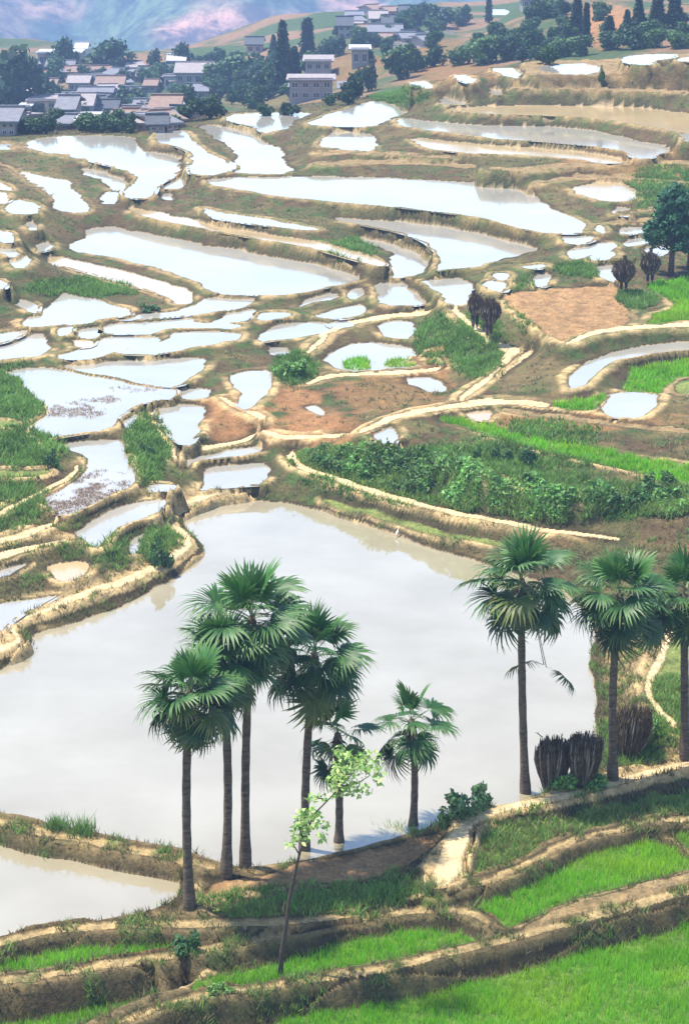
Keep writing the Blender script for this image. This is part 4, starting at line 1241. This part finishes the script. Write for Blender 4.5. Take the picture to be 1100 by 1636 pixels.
for a in [
 (452, 152, 40, 112, 10, 'tall pointed dark conifer, highest of the village'),
 (491, 100, 20, 66, 13, 'slim pointed conifer right of the tallest conifer'),
 (470, 140, 26, 62, 11, 'conifer tucked right of the tallest conifer'),
 (437, 100, 24, 42, 12, 'conifer shoulder left of the tallest conifer'),
 (780, 38, 9, 46, 13, 'thin dark pole-like cypress on the ridge'),
 (935, 72, 11, 62, 13, 'very thin cypress in front of the orange slope'),
 (920, 62, 24, 64, 11, 'dark conifer left of the thin cypress'),
 (1018, 62, 30, 60, 10, 'pointed conifer right of the orange slope'),
 (1048, 50, 26, 60, 11, 'conifer beside the pale trunks'),
 (1076, 46, 26, 64, 11, 'dark conifer close to the upper right corner'),
 (1000, 70, 30, 50, 12, 'conifer left of the pointed conifer by the orange slope'),
 (972, 74, 24, 44, 11, 'small conifer at the right foot of the orange slope'),
 ]: tree(*a, 'conifers on the hillside')

WALLS = {k: simple('wall_' + k, c, .9, .12, 1.2, .1, .1) for k, c in dict(white=(.58, .56, .52), cream=(.66, .55, .36), pink=(.42, .29, .23), peach=(.62, .44, .32), lavender=(.33, .28, .27), grey=(.25, .23, .22), brick=(.42, .21, .13), green=(.36, .42, .32)).items()}
ROOFS = {k: simple('roof_' + k, c, .85, .25, 2.5, .3, .15) for k, c in dict(grey=(.16, .16, .18), dark=(.07, .075, .085), white=(.38, .37, .37), lavender=(.26, .225, .22), brown=(.22, .15, .12)).items()}
M_PANE = simple('dark_pane', (.035, .04, .05), .25, .3, 2, 0, .5)
M_FRAME = simple('window_frame', (.45, .42, .40), .8, .1, 4)
g = Geo(); g.box(-.5, .5, -.03, .05, -.5, .5)
PANE = g.mesh('pane', M_PANE)
g = Geo()
for b in ((-.58, .58, .5, .6), (-.58, .58, -.62, -.5), (-.58, -.5, -.5, .5), (.5, .58, -.5, .5), (-.04, .04, -.5, .5)): g.box(b[0], b[1], -.07, .02, b[2], b[3])
FRAME = g.mesh('window', M_FRAME)
g = Geo(); g.box(-.45, .45, -.05, .04, 0, 1.95)
DOOR = g.mesh('door', simple('door_wood', (.10, .06, .04), .8, .3, 4))

def house(x0, x1, yt, yb, wall, roof, style, label, storeys=1, depth=7.0, nwin=3, yaw=0.0, D=None):
    """front fills photo pixels x0..x1, yt (roof top) .. yb (foot)"""
    p = ground((x0 + x1) / 2, yb) if D is None else Vector((float(ufac((x0 + x1) / 2, yb)) * D, D, CAM_H - D / float(kfac(yb))))
    s = scale_at(p); w = (x1 - x0) / s; h = (yb - yt) / s
    root = empty('house', p, yaw); tag(root, label, 'house', 'village houses')
    hw = w / 2
    rh = h * (.36 if style == 'gable' else .12)
    wh = h - rh
    g = Geo()
    if style == 'gable':
        V = [(-hw, 0, -2), (hw, 0, -2), (hw, depth, -2), (-hw, depth, -2), (-hw, 0, wh), (hw, 0, wh), (hw, depth, wh), (-hw, depth, wh), (-hw, depth / 2, wh + rh * .9), (hw, depth / 2, wh + rh * .9)]
        g.add(V, [(0, 1, 5, 4), (2, 3, 7, 6), (1, 2, 6, 9, 5), (3, 0, 4, 8, 7)])
    else:
        g.box(-hw, hw, 0, depth, -2, wh)
    link('wall', g.mesh('wall', WALLS[wall]), root)
    g = Geo(); o = .35; t = .16
    if style == 'gable':
        for sgn in (0, 1):
            ya, yb2 = (-o, depth / 2) if sgn == 0 else (depth + o, depth / 2)
            za = wh - rh * .9 * o / (depth / 2)
            A = [(-hw - o, ya, za), (hw + o, ya, za), (hw + o, yb2, wh + rh * .9 + .02), (-hw - o, yb2, wh + rh * .9 + .02)]
            B = [(a, b, c + t) for a, b, c in A]
            g.add(A + B, [(3, 2, 1, 0), (4, 5, 6, 7), (0, 1, 5, 4), (1, 2, 6, 5), (2, 3, 7, 6), (3, 0, 4, 7)])
        g.box(-hw - o, hw + o, depth / 2 - .15, depth / 2 + .15, wh + rh * .9 + .1, wh + rh * .9 + .34)
    else:
        g.box(-hw - o, hw + o, -o, depth + o, wh + .002, wh + rh * .5)
        g.box(-hw - .1, hw + .1, -.1, .12, wh + rh * .5, wh + rh)
    link('roof', g.mesh('roof', ROOFS[roof]), root)
    sh = wh / storeys
    for f in range(storeys):
        for k in range(nwin):
            x = -hw + w * (k + .5) / nwin
            ww, hh = min(1.0, w / nwin * .5), min(1.15, sh * .45)
            if f == 0 and k == nwin // 2 and wh > 2.2:
                link('door', DOOR, root, (x, 0, 0), scale=(1, 1, min(1, sh / 2.6))); continue
            q = link('window', FRAME, root, (x, 0, sh * (f + .55)), scale=(ww, 1, hh))
            link('pane', PANE, q)
    return root

for a in [
 (62, 127, 84, 108, 'lavender', 'white', 'flat', 'long low house with white roof under the round dark tree', 1, 6, 6),
 (76, 116, 107, 125, 'cream', 'grey', 'gable', 'left part of the long cream building under the trees', 1, 5, 4),
 (118, 174, 110, 127, 'cream', 'brown', 'gable', 'right longer part of the long cream building', 1, 5, 6),
 (198, 210, 118, 134, 'white', 'grey', 'flat', 'tiny bright white hut right of the cream building', 1, 4, 1),
 (110, 140, 126, 148, 'pink', 'lavender', 'gable', 'pinkish house below the cream building', 1, 7, 3),
 (155, 195, 128, 152, 'pink', 'brown', 'gable', 'pinkish brown house under the right part of the cream building', 1, 7, 4),
 (126, 176, 146, 166, 'green', 'grey', 'gable', 'greenish long low house in the middle of the village', 1, 7, 4),
 (191, 210, 146, 172, 'white', 'grey', 'gable', 'narrow white two storey house', 2, 5, 2),
 (47, 90, 160, 192, 'peach', 'lavender', 'flat', 'peach coloured house with flat roof near the left edge', 2, 7, 3),
 (34, 48, 170, 196, 'white', 'white', 'flat', 'narrow white annex left of the peach house', 1, 4, 1),
 (94, 116, 164, 200, 'lavender', 'grey', 'gable', 'lavender two storey house right of the peach house', 2, 7, 2),
 (116, 146, 158, 196, 'lavender', 'lavender', 'gable', 'larger lavender house with darker gable', 2, 8, 3),
 (126, 146, 191, 208, 'grey', 'white', 'flat', 'low shed with white roof near the pond rim', 1, 5, 2),
 (-8, 24, 184, 218, 'lavender', 'grey', 'gable', 'grey lavender house at the left edge by the rim', 2, 7, 3),
 (122, 138, 72, 92, 'white', 'white', 'gable', 'white house peeping out between the two dark trees', 1, 5, 2),
 (244, 282, 164, 192, 'pink', 'brown', 'gable', 'brownish house above the middle top pond', 2, 7, 3),
 (269, 294, 93, 116, 'lavender', 'white', 'gable', 'house with bright white roof on the skyline', 1, 7, 2),
 (282, 337, 108, 140, 'lavender', 'lavender', 'gable', 'wide house with long pale lavender roof', 1, 9, 4),
 (263, 282, 126, 146, 'white', 'grey', 'flat', 'white house left below the long lavender roof', 1, 6, 2),
 (394, 418, 66, 88, 'pink', 'dark', 'gable', 'house with dark roof on the pink slope below the mountain', 1, 7, 2),
 (488, 528, 97, 132, 'lavender', 'lavender', 'flat', 'upper flat roofed block of the three storey house', 2, 7, 3),
 (463, 530, 126, 162, 'grey', 'lavender', 'flat', 'lower wide block of the three storey house', 2, 5, 4),
 (465, 488, 138, 163, 'brick', 'grey', 'flat', 'low brick annex at the left foot of the three storey house', 1, 3, 2),
 (540, 561, 32, 62, 'lavender', 'dark', 'gable', 'house with steep dark pointed roof on the ridge', 2, 6, 2),
 (562, 588, 81, 112, 'grey', 'white', 'flat', 'small hut with white flat roof', 1, 5, 2),
 (592, 616, 22, 48, 'lavender', 'lavender', 'gable', 'left lavender house of the ridge cluster', 2, 7, 2),
 (612, 640, 32, 56, 'lavender', 'dark', 'gable', 'middle lavender house of the ridge cluster', 2, 7, 3),
 (590, 640, 44, 66, 'grey', 'grey', 'gable', 'wide grey house in front of the ridge cluster', 1, 7, 4),
 (640, 672, 14, 36, 'grey', 'dark', 'gable', 'dark roofed house left of the grove on the ridge', 1, 8, 3),
 (835, 866, 0, 16, 'grey', 'white', 'flat', 'house with white roof at the top edge on the hill', 1, 6, 3),
 (545, 575, 140, 160, 'pink', 'grey', 'flat', 'low pinkish house right of the three storey house', 1, 5, 3),
 (215, 245, 168, 190, 'lavender', 'grey', 'gable', 'grey roofed house behind the middle of the top left pond', 1, 7, 3),
 (300, 330, 140, 160, 'lavender', 'grey', 'gable', 'house half hidden by the bushy trees', 1, 7, 2),
 (222, 250, 112, 132, 'lavender', 'dark', 'gable', 'dark roofed house left of the skyline white roof', 1, 7, 3),
 (150, 185, 168, 190, 'grey', 'dark', 'gable', 'dark roofed house behind the pale green tree', 1, 7, 3),
 ]: house(*a)

# smaller houses and trees that fill the hazy village
rf = random.Random(77)
def where(px, py):
    if px < 310:
        h = 'far left' if px < 60 else 'left' if px < 130 else 'middle' if px < 210 else 'right'
        v = 'back row' if py < 140 else 'second row' if py < 165 else 'third row' if py < 190 else 'front row'
        return h + ' of left village, ' + v
    if px < 560:
        h = 'beside the sandy track' if px < 400 else 'near the tall conifer' if px < 480 else 'round the three storey house'
        return h + (', on the skyline' if py < 120 else ', halfway down' if py < 150 else ', low down by the ponds')
    if px < 730:
        h = 'left' if px < 600 else 'middle' if px < 660 else 'right'
        return h + ' of ridge hamlet' + (', at its top' if py < 45 else ', halfway down' if py < 75 else ', at its foot')
    h = 'left of the orange slope' if px < 900 else 'on the orange slope' if px < 1010 else 'near the upper right corner'
    return h + (', at the top edge' if py < 40 else ', halfway up' if py < 68 else ', just above the ponds')
for i in range(84):
    px = rf.uniform(0, 300) if i < 66 else rf.uniform(560, 720); py = rf.uniform(118, 212) if i < 66 else rf.uniform(28, 78)
    w = rf.uniform(14, 26); h = rf.uniform(11, 17)
    wl, ro = rf.choice(['lavender', 'grey', 'pink', 'peach', 'lavender', 'white']), rf.choice(['dark', 'grey', 'brown', 'lavender', 'grey'])
    house(px - w / 2, px + w / 2, py - h, py, wl, ro, 'gable', 'small %s house, %s roof, %s' % (wl, ro, where(px, py)), 1, 6, 2, rf.uniform(-.5, .5))
for i in range(140):
    z_ = i % 7
    px, py = [(rf.uniform(-5, 300), rf.uniform(120, 216)), (rf.uniform(-5, 300), rf.uniform(120, 216)), (rf.uniform(300, 460), rf.uniform(125, 190)), (rf.uniform(330, 560), rf.uniform(100, 175)), (rf.uniform(540, 720), rf.uniform(20, 110)), (rf.uniform(820, 1100), rf.uniform(20, 88)), (rf.uniform(600, 900), rf.uniform(60, 104))][z_]
    w = rf.uniform(24, 46); kd = rf.choice([0, 1, 2, 4])
    tree(px, py, w, w * rf.uniform(.7, .95), kd, '%s %s tree, %s' % ('larger' if w > 35 else 'small', ('dark', 'mid green', 'blackish', '', 'light')[kd], where(px, py)), 'small trees of the village')

# ------------------------------------------------------------------ pine at the right edge
def pine(px, py, hpx, label, seed):
    p = ground(px, py); s = scale_at(p); h = hpx / s
    r = random.Random(seed); rn = np.random.default_rng(seed)
    root = empty('pine_tree', p); tag(root, label, 'tree', 'pines at the right edge')
    g = Geo(); g.tube([(0, 0, -.2), (.05, 0, h * .3), (0, .05, h * .6), (.03, 0, h * .97)], [.17, .13, .09, .02], 8)
    link('trunk', g.mesh('trunk', M_BARK, True), root)
    g = Geo(); cs, rs = [], []
    for k in range(30):
        z = h * (.28 + .70 * k / 29); a = k * 2.4 + r.uniform(-.4, .4); L = h * (.36 - .26 * (k / 29)) * r.uniform(.6, 1)
        e = Vector((L * math.cos(a), L * math.sin(a), z + L * .18))
        g.tube([(0, 0, z), e * .55 + Vector((0, 0, z * .45)), e], [.045, .03, .012], 5, False)
        for t in (.55, .8, 1.0):
            cs.append((e.x * t, e.y * t, z + L * .18 * t + .08)); q = .10 * h * r.uniform(.7, 1.25); rs.append((q, q, q * .6))
    b = link('branches', g.mesh('branches', M_BARK, True), root)
    f = link('needles', crown_mesh('needles', cs, rs, 2600, .15, (.03, .10, .05), seed, (.08, .20, .09), .2, 2.2), root)
    f['kind'] = 'stuff'
pine(1070, 440, 135, 'dark green pine with open branches at the right edge above the rice field', 1)
pine(1100, 432, 120, 'second pine cut off by the right edge, behind the first', 2)

# ------------------------------------------------------------------ single bushes and weeds one can tell apart
def leafy(i, base, tips):
    r = random.Random(700 + i)
    cs = [(r.uniform(-.5, .5), r.uniform(-.5, .5), r.uniform(.2, .75)) for _ in range(7)]
    rs = [(q, q, q * .9) for q in (r.uniform(.25, .45) for _ in range(7))]
    return crown_mesh('leaves', cs, rs, 560, .13, base, 720 + i, tips, .2, 1.8)
def grassy(i, base, tip):
    r = np.random.default_rng(740 + i)
    pts = np.column_stack([r.normal(0, .28, 60), r.normal(0, .28, 60), np.zeros(60)])
    V, Q, c = tufts(pts, 4, .8, .07, base, r, .35, tip, .35)
    return mesh_np('grass_blades', V, tris=Q, mat=M_LEAF, col=c)
BUSH = [leafy(0, (.11, .23, .05), (.20, .36, .09)), leafy(1, (.05, .12, .04), (.10, .20, .06)), leafy(2, (.09, .18, .07), (.15, .28, .11))]
TUFT = [grassy(0, (.08, .17, .035), (.20, .34, .08)), grassy(1, (.10, .16, .05), (.26, .32, .12))]
def bush(px, py, wpx, hpx, kind, label, group=None):
    p = ground(px, py); s = scale_at(p)
    g = kind >= 10
    o = link('grass_clump' if g else 'bush', (TUFT[kind - 10] if g else BUSH[kind]), None, p - Vector((0, 0, .04)), random.uniform(0, 6.28), (wpx / s / 1.6, wpx / s / 1.6, hpx / s / 1.12))
    tag(o, label, 'grass clump' if g else 'bush', group)
bush(93, 1320, 34, 26, 10, 'left grass clump growing on the bund between the two ponds', 'weeds on the pond bund')
bush(130, 1330, 42, 34, 10, 'right taller grass clump on the bund between the two ponds', 'weeds on the pond bund')
bush(295, 1518, 48, 40, 1, 'round dark bush at the edge of the lower left rice field')
bush(350, 1590, 44, 24, 0, 'low bush on the bund above the bottom field')
bush(635, 1332, 46, 24, 10, 'grass clump on the soil bank left of the short palm')
bush(742, 1300, 60, 50, 2, 'leafy bush with tall stems at the bend of the pale bund', 'bushes beside the pale bund')
bush(775, 1290, 44, 46, 2, 'second leafy bush right of the bend of the pale bund', 'bushes beside the pale bund')
bush(715, 1312, 34, 26, 1, 'small bush left of the bend of the pale bund', 'bushes beside the pale bund')
bush(905, 1258, 46, 36, 0, 'bright bush in front of the left branch bundle', 'bushes under the branch bundles')
bush(945, 1258, 50, 34, 0, 'bright bush in front of the middle branch bundle', 'bushes under the branch bundles')
bush(1040, 1180, 36, 40, 0, 'round bush beside the pale path at the right', None)
bush(1000, 1222, 60, 26, 10, 'grass clump below the tilted branch bundle')
bush(468, 603, 56, 42, 0, 'bright green bush on top of the brown slope in the middle')
bush(810, 738, 26, 30, 1, 'left dark bush under the bright green strip', 'dark bushes under the green strip')
bush(842, 742, 34, 38, 1, 'right bigger dark bush under the bright green strip', 'dark bushes under the green strip')
bush(760, 738, 16, 32, 1, 'slim dark bush left of the pair under the green strip', 'dark bushes under the green strip')
bush(790, 734, 16, 28, 1, 'slim dark bush between the others under the green strip', 'dark bushes under the green strip')
bush(236, 728, 24, 26, 1, 'dark bush on the green slope between the left ponds')
bush(82, 746, 28, 32, 1, 'black green bush at the tip of the left green slope')
bush(255, 905, 44, 50, 1, 'dark bush on the bank by the narrow pond left of the big pond')
bush(960, 136, 12, 32, 1, 'small upright tree-like bush at the end of the upper pond')
bush(240, 497, 34, 16, 1, 'dark low bush on the bank above the middle ponds')
bush(500, 1445, 50, 24, 10, 'grass clump on the weedy strip near the sapling')
bush(620, 1432, 54, 26, 10, 'grass clump on the weedy strip below the bare soil')
bush(690, 1422, 40, 26, 11, 'yellowish grass clump at the foot of the pale bund')

# ------------------------------------------------------------------ white bird on the bank of the big pond
def bird(px, py, label):
    p = ground(px, py); root = empty('egret', p, 1.2); root.scale = (.6, .6, .6); tag(root, label, 'bird')
    wh = simple('white_feather', (.80, .80, .78), .8, .05, 8); dk = simple('bird_leg', (.06, .05, .04), .7)
    J = [((0, 0, .34), (.075, .085)), ((-.16, 0, .30), (.05, .055)), ((-.27, 0, .26), .02), ((.10, 0, .40), .05), ((.15, 0, .50), .022), ((.13, 0, .60), .018), ((.17, 0, .66), .028), ((.22, 0, .66), .012)]
    skin_body('body', J, [(0, 1), (1, 2), (0, 3), (3, 4), (4, 5), (5, 6), (6, 7)], wh, root)
    g = Geo(); g.tube([(.22, 0, .66), (.34, 0, .645)], [.010, .002], 5); link('beak', g.mesh('beak', M_ROPE), root)
    for y in (-.03, .03):
        g = Geo(); g.tube([(0, y, .30), (.02, y, .16), (0, y, -.02)], [.010, .008, .008], 5); link('leg', g.mesh('leg', dk), root)
bird(634, 862, 'white bird standing on the muddy bank above the big pond')

# where two things would carry the same words, say which of them it is
same = {}
for o in scn.objects:
    if 'category' in o: same.setdefault(o['label'], []).append(o)
for lb, os_ in same.items():
    if len(os_) > 1:
        os_.sort(key=lambda o: o.location.x / o.location.y)
        nm = {2: ['left', 'right'], 3: ['left', 'middle', 'right'], 4: ['leftmost', 'inner left', 'inner right', 'rightmost']}.get(len(os_))
        if nm:
            for o, w in zip(os_, nm): o['label'] = w + ' ' + lb
